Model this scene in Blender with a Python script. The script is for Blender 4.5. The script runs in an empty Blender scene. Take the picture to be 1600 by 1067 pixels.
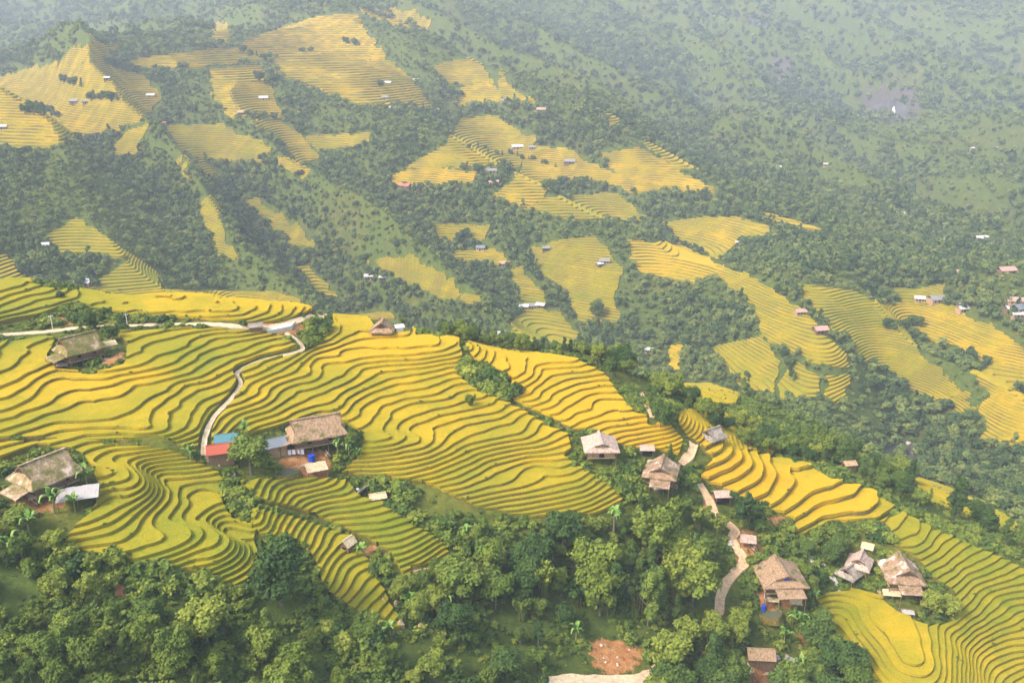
import bpy, math, random
import numpy as np
from mathutils import Vector, Matrix

random.seed(7)
RS = np.random.RandomState(11)
S = bpy.context.scene
COL = S.collection

# ------------------------------------------------------------------ camera
F_PX, PITCH, CAM_Z = 1400.0, math.radians(19.0), 260.0
cam_data = bpy.data.cameras.new('camera')
cam_data.sensor_width = 36.0
cam_data.lens = 36.0 * F_PX / 1600.0
cam_data.clip_start = 0.5
cam_data.clip_end = 9000.0
cam = bpy.data.objects.new('camera', cam_data)
COL.objects.link(cam)
cam.location = (0, 0, CAM_Z)
cam.rotation_euler = (math.radians(90) - PITCH, 0, 0)
S.camera = cam

# ------------------------------------------------------------------ sky, sun, exposure
SUN_EL, SUN_AZ = math.radians(46), math.radians(-118)      # azimuth from +Y towards +X
world = bpy.data.worlds.new('World')
S.world = world
world.use_nodes = True
wn = world.node_tree.nodes
bg = wn['Background']
sky = wn.new('ShaderNodeTexSky')
sky.sky_type = 'NISHITA'
sky.sun_disc = False
sky.sun_elevation = SUN_EL
sky.sun_rotation = SUN_AZ
sky.air_density = 1.5
sky.dust_density = 3.5
sky.ozone_density = 0.8
world.node_tree.links.new(sky.outputs[0], bg.inputs[0])
bg.inputs[1].default_value = 0.15
sun_data = bpy.data.lights.new('sun', 'SUN')
sun_data.energy = 2.0
sun_data.angle = math.radians(18)
sun_data.color = (1.0, 0.95, 0.86)
sun = bpy.data.objects.new('sun', sun_data)
COL.objects.link(sun)
sd = Vector((math.sin(SUN_AZ) * math.cos(SUN_EL), math.cos(SUN_AZ) * math.cos(SUN_EL), math.sin(SUN_EL)))
sun.rotation_euler = sd.to_track_quat('Z', 'Y').to_euler()
sun.location = (0, 0, 600)
S.view_settings.view_transform = 'Standard'
S.view_settings.look = 'None'
S.view_settings.gamma = 1
S.view_settings.use_curve_mapping = False
S.view_settings.exposure = 1.38
S.cycles.use_denoising = True
S.cycles.volume_bounces = 2
S.cycles.max_bounces = 5
S.cycles.diffuse_bounces = 2
S.cycles.transparent_max_bounces = 4

# ------------------------------------------------------------------ pixel rays and terrain controls
CP, SP = math.cos(PITCH), math.sin(PITCH)
def pix_dir(px, py):
    px = np.asarray(px, float); py = np.asarray(py, float)
    u = (px - 800.0) / F_PX; v = (533.5 - py) / F_PX
    return np.stack([u, CP + SP * v, -SP + CP * v], -1)      # one unit of depth
C0, S0 = math.cos(math.radians(14)), math.sin(math.radians(14))
def survey_depth(px, py, z):
    return z / (-S0 + C0 * (533.5 - py) / F_PX)
def to_pix(x, y, z):
    z = z - CAM_Z
    d = y * CP - z * SP
    w = y * SP + z * CP
    return 800 + F_PX * x / d, 533.5 - F_PX * w / d, d

def noise2(x, y, seed=0):
    xi = np.floor(x).astype(np.int64); yi = np.floor(y).astype(np.int64)
    fx = x - xi; fy = y - yi
    fx = fx * fx * (3 - 2 * fx); fy = fy * fy * (3 - 2 * fy)
    def h(a, b):
        n = (a * 374761393 + b * 668265263 + seed * 974634777) & 0x7fffffff
        n = ((n ^ (n >> 13)) * 1274126177) & 0x7fffffff
        n = (n ^ (n >> 16)) & 0xffffff
        return n / float(0xffffff) * 2 - 1
    return (h(xi, yi) * (1 - fx) + h(xi + 1, yi) * fx) * (1 - fy) + (h(xi, yi + 1) * (1 - fx) + h(xi + 1, yi + 1) * fx) * fy
def fbm(x, y, oct=4, seed=0):
    s = 0; a = 1.0; t = 0
    for i in range(oct):
        s = s + a * noise2(x, y, seed + i * 17); t += a
        x = x * 2.03 + 13.7; y = y * 2.03 + 5.1; a *= 0.5
    return s / t

NEAR = [  # pixel x, pixel y, height relative to the camera
 (-250,1060,-80),(-250,900,-70),(-250,735,-62),(-250,600,-54),(-250,520,-49),(-250,460,-43),
 (50,1060,-82),(50,900,-74),(50,735,-66),(50,600,-58),(50,520,-53),(50,450,-46),
 (180,560,-55.5),(180,800,-70),
 (300,1060,-86),(300,900,-78),(300,800,-72),(300,700,-66),(300,600,-60),(300,520,-54),(300,465,-49),
 (400,800,-75),(430,880,-81),(540,900,-87),
 (500,1060,-92),(500,800,-79),(500,740,-74.5),(500,680,-70),(500,620,-65.5),(500,560,-61),(500,500,-56),
 (620,980,-92),(640,850,-84),
 (700,1060,-98),(700,900,-90),(700,800,-82),(700,700,-74),(700,600,-67),(700,532,-62),
 (900,1060,-104),(900,900,-95),(900,815,-86.5),(900,700,-77),(900,620,-71.5),(900,567,-66),
 (1100,1060,-110),(1100,900,-100),(1100,800,-91),(1100,740,-86),(1100,700,-82),(1060,640,-76),
 (1200,760,-90.5),(1220,900,-101),(1230,1010,-112),
 (1300,1060,-115.5),(1330,960,-107.5),(1400,1060,-110.5),(1480,1060,-112.5),(1300,900,-103),(1300,800,-96),(1300,745,-92),
 (1420,1000,-107.8),(1400,870,-101.5),(1450,812,-99),
 (1600,1060,-119),(1600,950,-111),(1600,882,-107),
 (1850,1060,-125),(1850,1010,-119),
]
CREST = [(-250,455,-42),(50,442,-45.5),(300,462,-48.5),(490,489,-54),(590,500,-58),(700,530,-61.5),(900,562,-65.5),(1050,640,-74.5),
         (1300,742,-91.5),(1450,810,-98.5),(1600,880,-106.5),(1850,1005,-118)]
HID_DROP = [(35,-17),(80,-38),(140,-62)]
FARD = [  # pixel x, pixel y, depth
 (-300,430,480),(-300,300,680),(-300,200,900),
 (0,425,480),(0,360,590),(0,300,690),(0,230,830),(0,165,980),(0,125,1130),
 (150,425,510),(130,350,620),(150,250,800),(150,180,950),(130,110,1120),(100,85,1350),(170,62,1500),
 (330,430,560),(330,330,700),(330,230,850),(330,150,1000),(350,95,1150),
 (500,460,560),(500,380,660),(500,280,800),(500,180,950),(520,100,1150),(540,32,1380),
 (650,480,540),(650,400,640),(650,300,790),(650,200,950),(650,110,1150),(640,35,1400),
 (800,525,530),(800,450,620),(800,350,760),(800,250,900),(800,170,1080),
 (940,545,530),(950,450,640),(950,350,770),(950,270,880),(960,205,1000),
 (1080,560,520),(1080,450,640),(1080,360,760),(1110,305,850),
 (1200,600,470),(1200,500,590),(1200,400,720),(1200,345,800),
 (1300,650,430),(1300,570,520),(1300,480,640),(1290,390,780),
 (1400,705,430),(1420,600,500),(1420,520,580),(1420,450,700),
 (1560,745,390),(1560,650,450),(1580,560,520),(1560,480,640),
]
FIXD = [(1150,655,272),(1190,690,258),(1100,612,305),(1180,628,312),(1500,790,262),(1440,757,275),(1565,830,262),(1340,735,262),(1230,650,385),(1600,800,335),
 (-300,100,1300),(-300,0,1700),(-300,-60,2000),(0,100,1350),(0,50,1650),(0,-30,2050),(60,60,1550),(170,0,1850),(300,40,1450),(300,0,1750),(480,10,1600),(560,-30,1950),(640,0,1700),
 (760,90,1200),(760,30,1500),(760,-40,1900),(920,130,1180),(920,50,1550),(920,-20,1900),(1080,240,960),(1080,150,1300),(1080,50,1700),(1080,-20,2050),
 (1250,300,840),(1250,200,1180),(1250,100,1580),(1250,0,1980),(1250,-50,2250),(1400,370,720),(1400,300,890),(1400,200,1230),(1400,100,1620),(1400,0,2050),(1400,-50,2300),
 (1600,420,610),(1600,330,790),(1600,230,1060),(1600,120,1430),(1600,35,1740),(1850,700,420),(1850,500,520),(1850,350,730),(1850,200,1080),(1850,60,1500),(1500,8,1960)]
XTRA = [(560,3000,380),(700,3700,480),(1560,2500,-110),(2000,3600,-200),(1350,2100,0),(0,3200,480),(0,3900,560),(-900,3000,480),(-1700,3600,480),(-1500,2500,380),(-700,2800,440)]

FCOL, _c = [], []
for _p in FARD:
    if _c and (abs(_p[0] - _c[-1][0]) > 75 or _p[1] > _c[-1][1]): FCOL.append(_c); _c = []
    _c.append(_p)
FCOL.append(_c)
FARD2 = []
for _c in FCOL:
    k = 1.0; pD = pz = pr = None
    for i, (px, py, D) in enumerate(_c):
        d = pix_dir(px, py); hr = math.hypot(d[0], d[1]); D0 = D
        if len(_c) > 3 and pD is not None:
            if D0 / oD > 1.36: D = D0 * pD / oD                     # a real jump behind a ridge
            else:
                s_ = 0.21
                Dm = (pz - s_ * pr) / (d[2] - s_ * hr)              # depth that gives that rise
                if Dm > 0: D = min(D, max(Dm, pD * 1.02))
        FARD2.append((px, py, D)); pD, oD = D, D0; pz = d[2] * D; pr = hr * D
def ctrl_points():
    P = []
    for px, py, z in NEAR + CREST:
        d = pix_dir(px, py); D = survey_depth(px, py, z)
        P.append(d * D)
    for px, py, z in CREST:
        d = pix_dir(px, py); D = survey_depth(px, py, z); p = d * D
        if 1000 < px < 1700: continue
        for dy, dz in HID_DROP:
            n = p[:2] / np.linalg.norm(p[:2])
            P.append(np.array([p[0] + n[0] * dy, p[1] + n[1] * dy, p[2] + dz]))
    for px, py, D in FARD2 + FIXD:
        P.append(pix_dir(px, py) * D)
    for q in XTRA: P.append(np.array(q, float))
    return np.array(P)

class TPS:
    def __init__(s, xy, v, lam=0.0, scale=400.0):
        s.c = xy / scale; s.sc = scale; n = len(xy)
        K = s.k(s.c, s.c) + lam * np.eye(n)
        Q = np.c_[np.ones(n), s.c]
        A = np.zeros((n + 3, n + 3)); A[:n, :n] = K; A[:n, n:] = Q; A[n:, :n] = Q.T
        s.w = np.linalg.solve(A, np.r_[v, 0, 0, 0])
    def k(s, a, b):
        r2 = ((a[:, None, :] - b[None, :, :]) ** 2).sum(-1) + 1e-12
        return 0.5 * r2 * np.log(r2)
    def __call__(s, x, y):
        sh = np.shape(x)
        q = np.stack([np.ravel(x), np.ravel(y)], -1) / s.sc
        out = np.empty(len(q)); n = len(s.c)
        c = s.c.astype(np.float32); w = s.w[:n].astype(np.float32)
        for i in range(0, len(q), 30000):
            b = q[i:i + 30000].astype(np.float32)
            r2 = (b[:, None, 0] - c[None, :, 0]) ** 2 + (b[:, None, 1] - c[None, :, 1]) ** 2 + np.float32(1e-12)
            out[i:i + 30000] = (0.5 * r2 * np.log(r2)) @ w
        out += s.w[n] + q @ s.w[n + 1:]
        return out.reshape(sh)

# heights live on a fan-shaped survey grid (finer close by, coarser far off)
NA, NR, R0, R1, AMAX = 600, 780, 75.0, 3900.0, math.radians(41)
AZ = np.linspace(-AMAX, AMAX, NA)
RR = R0 * (R1 / R0) ** (np.arange(NR) / (NR - 1))
GX = RR[:, None] * np.sin(AZ)[None, :]
GY = RR[:, None] * np.cos(AZ)[None, :]
LR = math.log(R1 / R0)
def sstep(a, b, x):
    t = np.clip((x - a) / (b - a), 0, 1); return t * t * (3 - 2 * t)
CPTS = ctrl_points()
# a log-radius warp keeps the spline calm where the controls are dense
def warp(x, y):
    r = np.hypot(x, y) + 1e-9; g = 600 * np.log(r / 60.0) / r
    return x * g, y * g
wx, wy = warp(CPTS[:, 0], CPTS[:, 1])
BASE = TPS(np.c_[wx, wy], CPTS[:, 2], lam=1e-4)
WX, WY = warp(GX, GY)
GZ = BASE(WX, WY)
rr = np.hypot(GX, GY)
amp = sstep(330, 700, rr) * 3.0 + sstep(800, 2000, rr) * 16.0
def farnoise(x, y):
    n = fbm(x / 95, y / 95, 3, 5)
    rg = 1 - np.abs(fbm(x / 260 + 0.3 * y / 260, y / 420, 4, 9)) * 2.2
    return n, rg
n1, rg = farnoise(GX, GY)
GZ = GZ + n1 * amp * 0.6 + (rg - 0.5) * amp + sstep(900, 1500, rr) * sstep(0, 400, GX) * 48 * (0.5 - np.abs(fbm(GX / 330, GY / 700, 3, 31)) * 2)
# spurs and gullies running down to the right across the far slopes
def spurs(x, y):
    u = x * .80 + y * .60; v = -x * .6 + y * .8
    w_ = 26 * fbm(x / 170, y / 170, 3, 71)
    a = np.abs(noise2((u + w_) / 88.0, v / 520.0, 72)) * 2
    b = np.abs(noise2((x + .25 * y + w_) / 62.0, y / 380.0, 73)) * 2
    k = sstep(120, 330, x - .1 * y + 60)
    return (1 - k) * (1 - a) + k * (1 - b)                 # 1 on the crest of a spur
SPUR = spurs(GX, GY)
GZ = GZ + (SPUR - .55) * (sstep(400, 560, rr) * 24 + sstep(700, 1200, rr) * (18 + 22 * sstep(100, 400, GX)))
GZ = GZ + CAM_Z

def height(x, y, G=None):
    G = GZ if G is None else G
    x = np.asarray(x, float); y = np.asarray(y, float)
    r = np.hypot(x, y); a = np.arctan2(x, y)
    fi = np.clip(np.log(np.maximum(r, 1) / R0) / LR * (NR - 1), 0, NR - 1.001)
    fj = np.clip((a + AMAX) / (2 * AMAX) * (NA - 1), 0, NA - 1.001)
    i = fi.astype(int); j = fj.astype(int); u = fi - i; v = fj - j
    return (G[i, j] * (1 - u) + G[i + 1, j] * u) * (1 - v) + (G[i, j + 1] * (1 - u) + G[i + 1, j + 1] * u) * v
TS = 100 * (3850 / 100.0) ** (np.arange(900) / 899.0)
def cast(px, py, miss=True):
    d = pix_dir(np.atleast_1d(px), np.atleast_1d(py))
    X = d[:, 0:1] * TS; Y = d[:, 1:2] * TS; Z = CAM_Z + d[:, 2:3] * TS
    below = Z < height(X, Y)
    k = np.argmax(below, 1); none = ~below.any(1); k = np.clip(k, 1, len(TS) - 1)
    t0 = TS[k - 1].copy(); t1 = TS[k].copy()
    for _ in range(9):
        tm = (t0 + t1) / 2
        b = CAM_Z + d[:, 2] * tm < height(d[:, 0] * tm, d[:, 1] * tm)
        t1 = np.where(b, tm, t1); t0 = np.where(b, t0, tm)
    t1 = np.where(none, 2500, t1)
    return np.stack([d[:, 0] * t1, d[:, 1] * t1, CAM_Z + d[:, 2] * t1], -1)
HAZE = 0.00020
# ------------------------------------------------------------------ traced terrace edges (crop origin, crop scale, polylines)
TR = []
def tr(ox, oy, sc, lines):
    for l in lines: TR.append([(ox + a / sc, oy + b / sc) for a, b in l])
tr(0, 400, 2.963, [
 [(330,190),(400,180),(520,165),(660,160)], [(460,215),(560,190),(700,175),(760,170)], [(540,220),(640,200),(780,185),(920,175)],
 [(620,240),(720,225),(800,200),(960,195),(1160,180),(1240,175)], [(700,250),(760,235),(980,225),(1180,205),(1330,190)],
 [(870,255),(1000,250),(1100,230),(1260,225),(1370,210)], [(940,280),(1040,268),(1180,255),(1300,240),(1400,230)],
 [(0,195),(100,180),(200,165)], [(0,235),(80,220),(200,190)], [(0,270),(100,250),(180,215)], [(0,310),(120,300),(300,250)],
 [(0,372),(250,352),(420,333),(600,325),(900,320),(1160,332)],
 [(560,370),(650,345),(800,335),(1000,340),(1100,350)],
 [(755,470),(800,465),(830,400),(880,375),(960,365)], [(780,480),(860,465),(900,430),(920,390),(1000,370),(1110,375)],
 [(640,560),(720,535),(790,520),(860,500),(950,430),(1000,400),(1100,385),(1220,380)],
 [(690,560),(790,545),(900,520),(940,470),(1010,440),(1100,400),(1250,385)],
 [(750,565),(870,530),(960,490),(1050,450),(1150,410),(1280,390)], [(820,575),(930,520),(1010,480),(1150,430),(1300,400)],
 [(890,585),(930,540),(1060,480),(1180,440),(1380,410)], [(985,560),(1000,520),(1100,475),(1200,450),(1340,430)],
 [(510,540),(600,490),(640,465),(700,450),(730,390)], [(555,550),(640,520),(690,480),(700,455)], [(610,555),(700,520),(790,480)],
 [(0,620),(50,600),(60,560),(100,520),(150,470),(210,430),(300,390)], [(110,630),(130,590),(180,540),(240,490),(250,430),(320,400)],
 [(160,680),(180,620),(230,560),(270,550)], [(440,720),(490,690),(560,670),(600,640),(610,600),(650,590)],
 [(510,720),(560,700),(640,670),(700,640),(715,600)], [(560,720),(650,690),(740,650),(790,600)],
 [(640,850),(650,780),(640,730),(700,690),(770,650),(790,600)], [(680,860),(690,780),(700,740),(760,700),(820,660),(830,600)],
 [(730,880),(740,800),(740,750),(820,710),(870,650),(880,600)], [(780,870),(800,800),(850,750),(900,680),(920,640),(1000,610),(1040,590)],
 [(830,860),(880,800),(910,720),(950,660),(1040,620),(1080,600)],
 [(1380,550),(1400,510),(1450,480),(1540,470),(1600,480)], [(1460,560),(1500,530),(1600,510)],
 [(1030,735),(1100,700),(1200,670),(1240,620),(1255,600)], [(1300,680),(1360,615)], [(1395,690),(1430,640),(1500,610)],
 [(1490,700),(1530,640),(1600,610)], [(1130,750),(1200,740),(1320,720)], [(1180,780),(1300,760),(1410,735)], [(1200,810),(1350,790),(1500,740)]])
tr(500, 440, 2.807, [
 [(0,300),(60,295),(80,275),(115,260)], [(0,340),(100,310),(200,320),(330,320),(490,325)],
 [(0,400),(60,375),(200,360),(300,345),(420,350),(520,345),(580,330)], [(145,420),(210,385),(300,370),(360,370),(480,375),(620,350)],
 [(365,420),(380,400),(450,390),(560,380),(630,375)], [(505,420),(560,405),(630,395)],
 [(0,555),(40,510),(110,470)], [(90,600),(100,530),(200,475)],
 [(90,690),(150,640),(170,560),(250,510),(350,495),(460,490),(520,465)], [(190,690),(235,600),(240,550),(350,520),(480,510),(560,460)],
 [(100,790),(200,740),(260,670),(280,590),(300,560),(400,545),(530,520),(600,475)],
 [(230,780),(310,650),(330,585),(420,560),(560,530),(640,490)], [(340,800),(330,720),(350,610),(400,580),(550,550),(680,500)],
 [(370,700),(370,640),(400,600),(520,580),(600,550),(700,530),(740,505)], [(440,770),(420,700),(430,640),(500,620),(620,590),(700,560),(750,530)],
 [(510,740),(515,690),(540,665),(640,620),(740,590),(790,560),(800,530)], [(625,690),(640,660),(720,640),(770,610),(820,580),(830,555)],
 [(740,700),(760,670),(830,640),(860,590)], [(800,690),(850,660),(890,620)], [(845,695),(890,660),(905,635)], [(890,710),(930,670),(940,640)],
 [(930,715),(965,680),(975,650)], [(985,720),(1010,680)],
 [(870,560),(950,540),(1000,490),(1100,450),(1130,430)], [(900,580),(1000,560),(1070,520),(1160,490),(1190,480)],
 [(1100,600),(1130,570),(1200,530),(1240,520)], [(1110,605),(1230,600),(1245,545)], [(1150,650),(1160,620),(1300,600),(1310,580)],
 [(1230,650),(1300,630),(1380,625)], [(1310,690),(1400,670),(1480,660)], [(1350,710),(1450,700),(1540,690)],
 [(850,520),(900,500),(960,430),(970,380)], [(780,380),(790,330)], [(820,400),(830,340)], [(860,420),(880,350)], [(900,430),(920,350)], [(940,440),(975,370)],
 [(90,840),(250,850),(440,850),(450,830)], [(250,840),(340,810),(355,790)], [(440,890),(530,880),(530,850)], [(560,910),(620,880),(645,865)],
 [(590,930),(700,900),(750,860),(755,820),(800,800)], [(590,965),(740,965),(880,930),(935,890),(925,840),(945,795)],
 [(750,985),(900,960),(1000,930),(1055,925)], [(880,1020),(960,980),(1060,955),(1160,945)], [(1000,1030),(1100,1010),(1200,985)]])
tr(0, 680, 2.757, [
 [(300,480),(460,470),(590,430),(600,420)], [(310,430),(400,400),(470,375),(500,330),(480,260)],
 [(440,545),(620,520),(760,490),(740,430),(680,340),(670,270),(700,180),(690,130),(640,80)],
 [(610,560),(700,555),(800,530),(850,490),(820,410),(750,330),(740,280),(760,200),(740,150),(700,90)],
 [(660,580),(790,580),(900,530),(940,490),(920,430),(800,330),(800,290),(820,220),(780,150)],
 [(900,590),(960,560),(985,500),(950,430),(870,350),(850,310),(870,240),(940,205)],
 [(970,640),(1010,650),(1080,620),(1105,540),(1080,490),(1000,430),(960,390),(940,340)],
 [(490,340),(540,280),(620,240),(600,150),(580,80)], [(420,260),(500,240),(550,190),(530,110),(510,70)],
 [(1090,400),(1070,340),(1085,320)], [(1130,420),(1130,330)], [(1190,430),(1190,360)], [(1245,440),(1255,370)],
 [(1290,480),(1300,430),(1330,380)], [(1350,510),(1360,450),(1390,400)], [(1410,530),(1430,460),(1440,410)],
 [(1160,290),(1190,240),(1180,220)], [(1300,330),(1310,300),(1360,285),(1489,290)], [(1170,250),(1240,240),(1400,245)]])
tr(1040, 720, 2.857, [
 [(570,190),(600,130),(560,70)], [(540,240),(600,210),(620,150),(660,110),(720,110)], [(580,300),(650,280),(690,240),(740,230)],
 [(680,190),(760,160),(830,140)], [(700,205),(800,190),(870,160),(885,140)], [(740,245),(800,215),(900,210),(910,160)], [(800,250),(900,240),(950,210)],
 [(950,355),(1020,320),(1060,260)], [(980,370),(1060,340),(1130,290)], [(1100,370),(1150,330),(1180,310)], [(1130,420),(1200,360),(1220,340)],
 [(1140,440),(1210,400),(1280,360)], [(1270,500),(1300,450),(1350,410)], [(1330,510),(1380,500),(1420,480)], [(1395,560),(1470,530),(1480,500)],
 [(1450,640),(1460,610),(1580,590)], [(1515,680),(1530,650),(1600,635)], [(1320,780),(1390,740)], [(1370,820),(1470,780)], [(1430,850),(1540,800)],
 [(1430,880),(1600,840)], [(1400,930),(1440,890),(1600,870)], [(1510,980),(1600,920)],
 [(830,700),(900,850),(960,950)], [(800,640),(850,780),(920,900),(990,980)], [(1000,870),(920,760),(860,680)],
 [(1110,960),(1060,870),(1020,760),(1000,690)], [(1160,960),(1130,850),(1100,750),(1085,720)], [(1200,960),(1180,880),(1190,820),(1150,740)],
 [(1330,980),(1340,880),(1330,830)]])

def resample(pts, step):
    pts = np.array(pts, float); out = [pts[0]]
    for a, b in zip(pts[:-1], pts[1:]):
        n = max(1, int(np.linalg.norm(b - a) / step))
        for i in range(1, n + 1): out.append(a + (b - a) * i / n)
    return np.array(out)
# make every traced edge level: pull the land along it to the edge's own mean height
cx_, cv_ = [], []
for l in TR:
    q = resample(l, 9)
    w = cast(q[:, 0], q[:, 1])
    if np.ptp(np.hypot(w[:, 0], w[:, 1])) > 90: continue
    L = np.median(w[:, 2])
    cx_.append(w[:, :2]); cv_.append(L - w[:, 2])
cx_ = np.concatenate(cx_); cv_ = np.clip(np.concatenate(cv_), -5, 5)
# anchors where nothing was traced
ax, ay = np.meshgrid(np.arange(-230, 300, 12), np.arange(75, 400, 12))
ax = ax.ravel(); ay = ay.ravel()
dmin = np.sqrt(((ax[:, None] - cx_[None, :, 0]) ** 2 + (ay[:, None] - cx_[None, :, 1]) ** 2).min(1))
keep = dmin > 16
CORR = TPS(np.r_[cx_, np.c_[ax, ay][keep]], np.r_[cv_, np.zeros(keep.sum())], lam=0.0035, scale=60.0)
nr = int(np.searchsorted(RR, 360))
c = CORR(GX[:nr], GY[:nr])
GZ[:nr] += np.clip(c, -6, 6) * (1 - sstep(300, 350, rr[:nr]))
GZ[:nr] += 0.35 * fbm(GX[:nr] / 9, GY[:nr] / 9, 3, 77) * (1 - sstep(300, 350, rr[:nr]))
def g_at(x, y, e=1.5):
    return (height(x + e, y) - height(x - e, y)) / (2 * e), (height(x, y + e) - height(x, y - e)) / (2 * e)
# ------------------------------------------------------------------ materials
class NT:
    def __init__(s, name, rough=0.9, spec=0.2):
        s.m = bpy.data.materials.new(name); s.m.use_nodes = True
        s.t = s.m.node_tree; s.b = s.t.nodes['Principled BSDF']
        s.b.inputs['Roughness'].default_value = rough
        s.b.inputs['Specular IOR Level'].default_value = spec
    def n(s, typ, **kw):
        o = s.t.nodes.new(typ)
        for k, v in kw.items():
            if k[0] == '_': setattr(o, k[1:], v)
            else:
                o.inputs[k].default_value = v
        return o
    def l(s, a, b): s.t.links.new(a, b)
    def pos(s, obj=False):
        if obj: return s.n('ShaderNodeTexCoord').outputs['Object']
        return s.n('ShaderNodeNewGeometry').outputs['Position']
    def noise(s, scale, detail=4, vec=None, rough=0.55, dist=0.0, stretch=None):
        o = s.n('ShaderNodeTexNoise'); o.inputs['Scale'].default_value = scale; o.inputs['Detail'].default_value = detail
        o.inputs['Roughness'].default_value = rough; o.inputs['Distortion'].default_value = dist
        v = vec if vec is not None else s.pos()
        if stretch:
            mp = s.n('ShaderNodeMapping'); mp.inputs['Scale'].default_value = stretch; s.l(v, mp.inputs[0]); v = mp.outputs[0]
        s.l(v, o.inputs['Vector']); return o.outputs[0]
    def ramp(s, fac, stops):
        o = s.n('ShaderNodeValToRGB'); e = o.color_ramp.elements
        while len(e) < len(stops): e.new(0.5)
        for i, (p, c) in enumerate(stops):
            e[i].position = p; e[i].color = (*c, 1) if len(c) == 3 else c
        s.l(fac, o.inputs[0]); return o.outputs[0]
    def mix(s, fac, a, b, typ='MIX'):
        o = s.n('ShaderNodeMix', _data_type='RGBA', _blend_type=typ)
        for i, x in ((0, fac), (6, a), (7, b)):
            if isinstance(x, (int, float)): o.inputs[i].default_value = x
            elif isinstance(x, tuple): o.inputs[i].default_value = (*x, 1)
            else: s.l(x, o.inputs[i])
        return o.outputs[2]
    def math(s, op, a, b=0.5, clamp=False):
        o = s.n('ShaderNodeMath', _operation=op); o.use_clamp = clamp
        for i, x in ((0, a), (1, b)):
            if isinstance(x, (int, float)): o.inputs[i].default_value = x
            else: s.l(x, o.inputs[i])
        return o.outputs[0]
    def attr(s, name): return s.n('ShaderNodeAttribute', _attribute_name=name)
    def bump(s, h, strength=0.5, dist=0.1):
        o = s.n('ShaderNodeBump'); o.inputs['Strength'].default_value = strength; o.inputs['Distance'].default_value = dist
        s.l(h, o.inputs['Height']); s.l(o.outputs[0], s.b.inputs['Normal'])
    def col(s, c):
        if isinstance(c, tuple): s.b.inputs['Base Color'].default_value = (*c, 1)
        else: s.l(c, s.b.inputs['Base Color'])

def smooth01(nt, x, a, b):
    o = nt.n('ShaderNodeMapRange', _interpolation_type='SMOOTHSTEP'); o.inputs[1].default_value = a; o.inputs[2].default_value = b
    nt.l(x, o.inputs[0]); return o.outputs[0]

def mat_rice():
    m = NT('rice', 0.95, 0.05)
    r = m.attr('ripe').outputs['Fac']
    big = m.noise(0.05, 3); mid = m.noise(0.3, 4, dist=0.6); fine = m.noise(2.2, 4, rough=0.7)
    r2 = m.math('ADD', r, m.math('MULTIPLY', m.math('SUBTRACT', big, 0.5), 0.75))
    r2 = m.math('ADD', r2, m.math('MULTIPLY', m.math('SUBTRACT', mid, 0.5), 0.55))
    r2 = m.math('ADD', r2, m.math('MULTIPLY', m.math('SUBTRACT', fine, 0.5), 0.26))
    c = m.ramp(m.math('MULTIPLY', r2, 0.7), [(0.0, (.085,.14,.013)), (0.25, (.18,.19,.014)), (0.5, (.30,.235,.014)), (0.72, (.46,.29,.012)), (0.95, (.47,.245,.012))])
    c = m.mix(m.math('MULTIPLY', smooth01(m, fine, .46, .26), .6), c, (.09,.085,.012))
    c = m.mix(m.math('MULTIPLY', smooth01(m, fine, .55, .75), .2), c, (.60,.46,.08))
    m.col(c); m.bump(m.math('ADD', fine, m.math('MULTIPLY', mid, 1.2)), 0.7, 0.35)
    return m.m
def mat_bank():
    m = NT('terrace_bank', 0.95, 0.05)
    n1 = m.noise(0.35, 4); n2 = m.noise(2.5, 4, rough=.7)
    c = m.ramp(n2, [(0.3, (.09,.065,.018)), (0.5, (.17,.125,.03)), (0.7, (.27,.20,.05))])
    g = m.ramp(n2, [(0.3, (.08,.095,.014)), (0.7, (.19,.19,.026))])
    c = m.mix(smooth01(m, n1, .50, .66), c, g)
    m.col(c); m.bump(n2, 0.9, 0.4); return m.m
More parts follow.
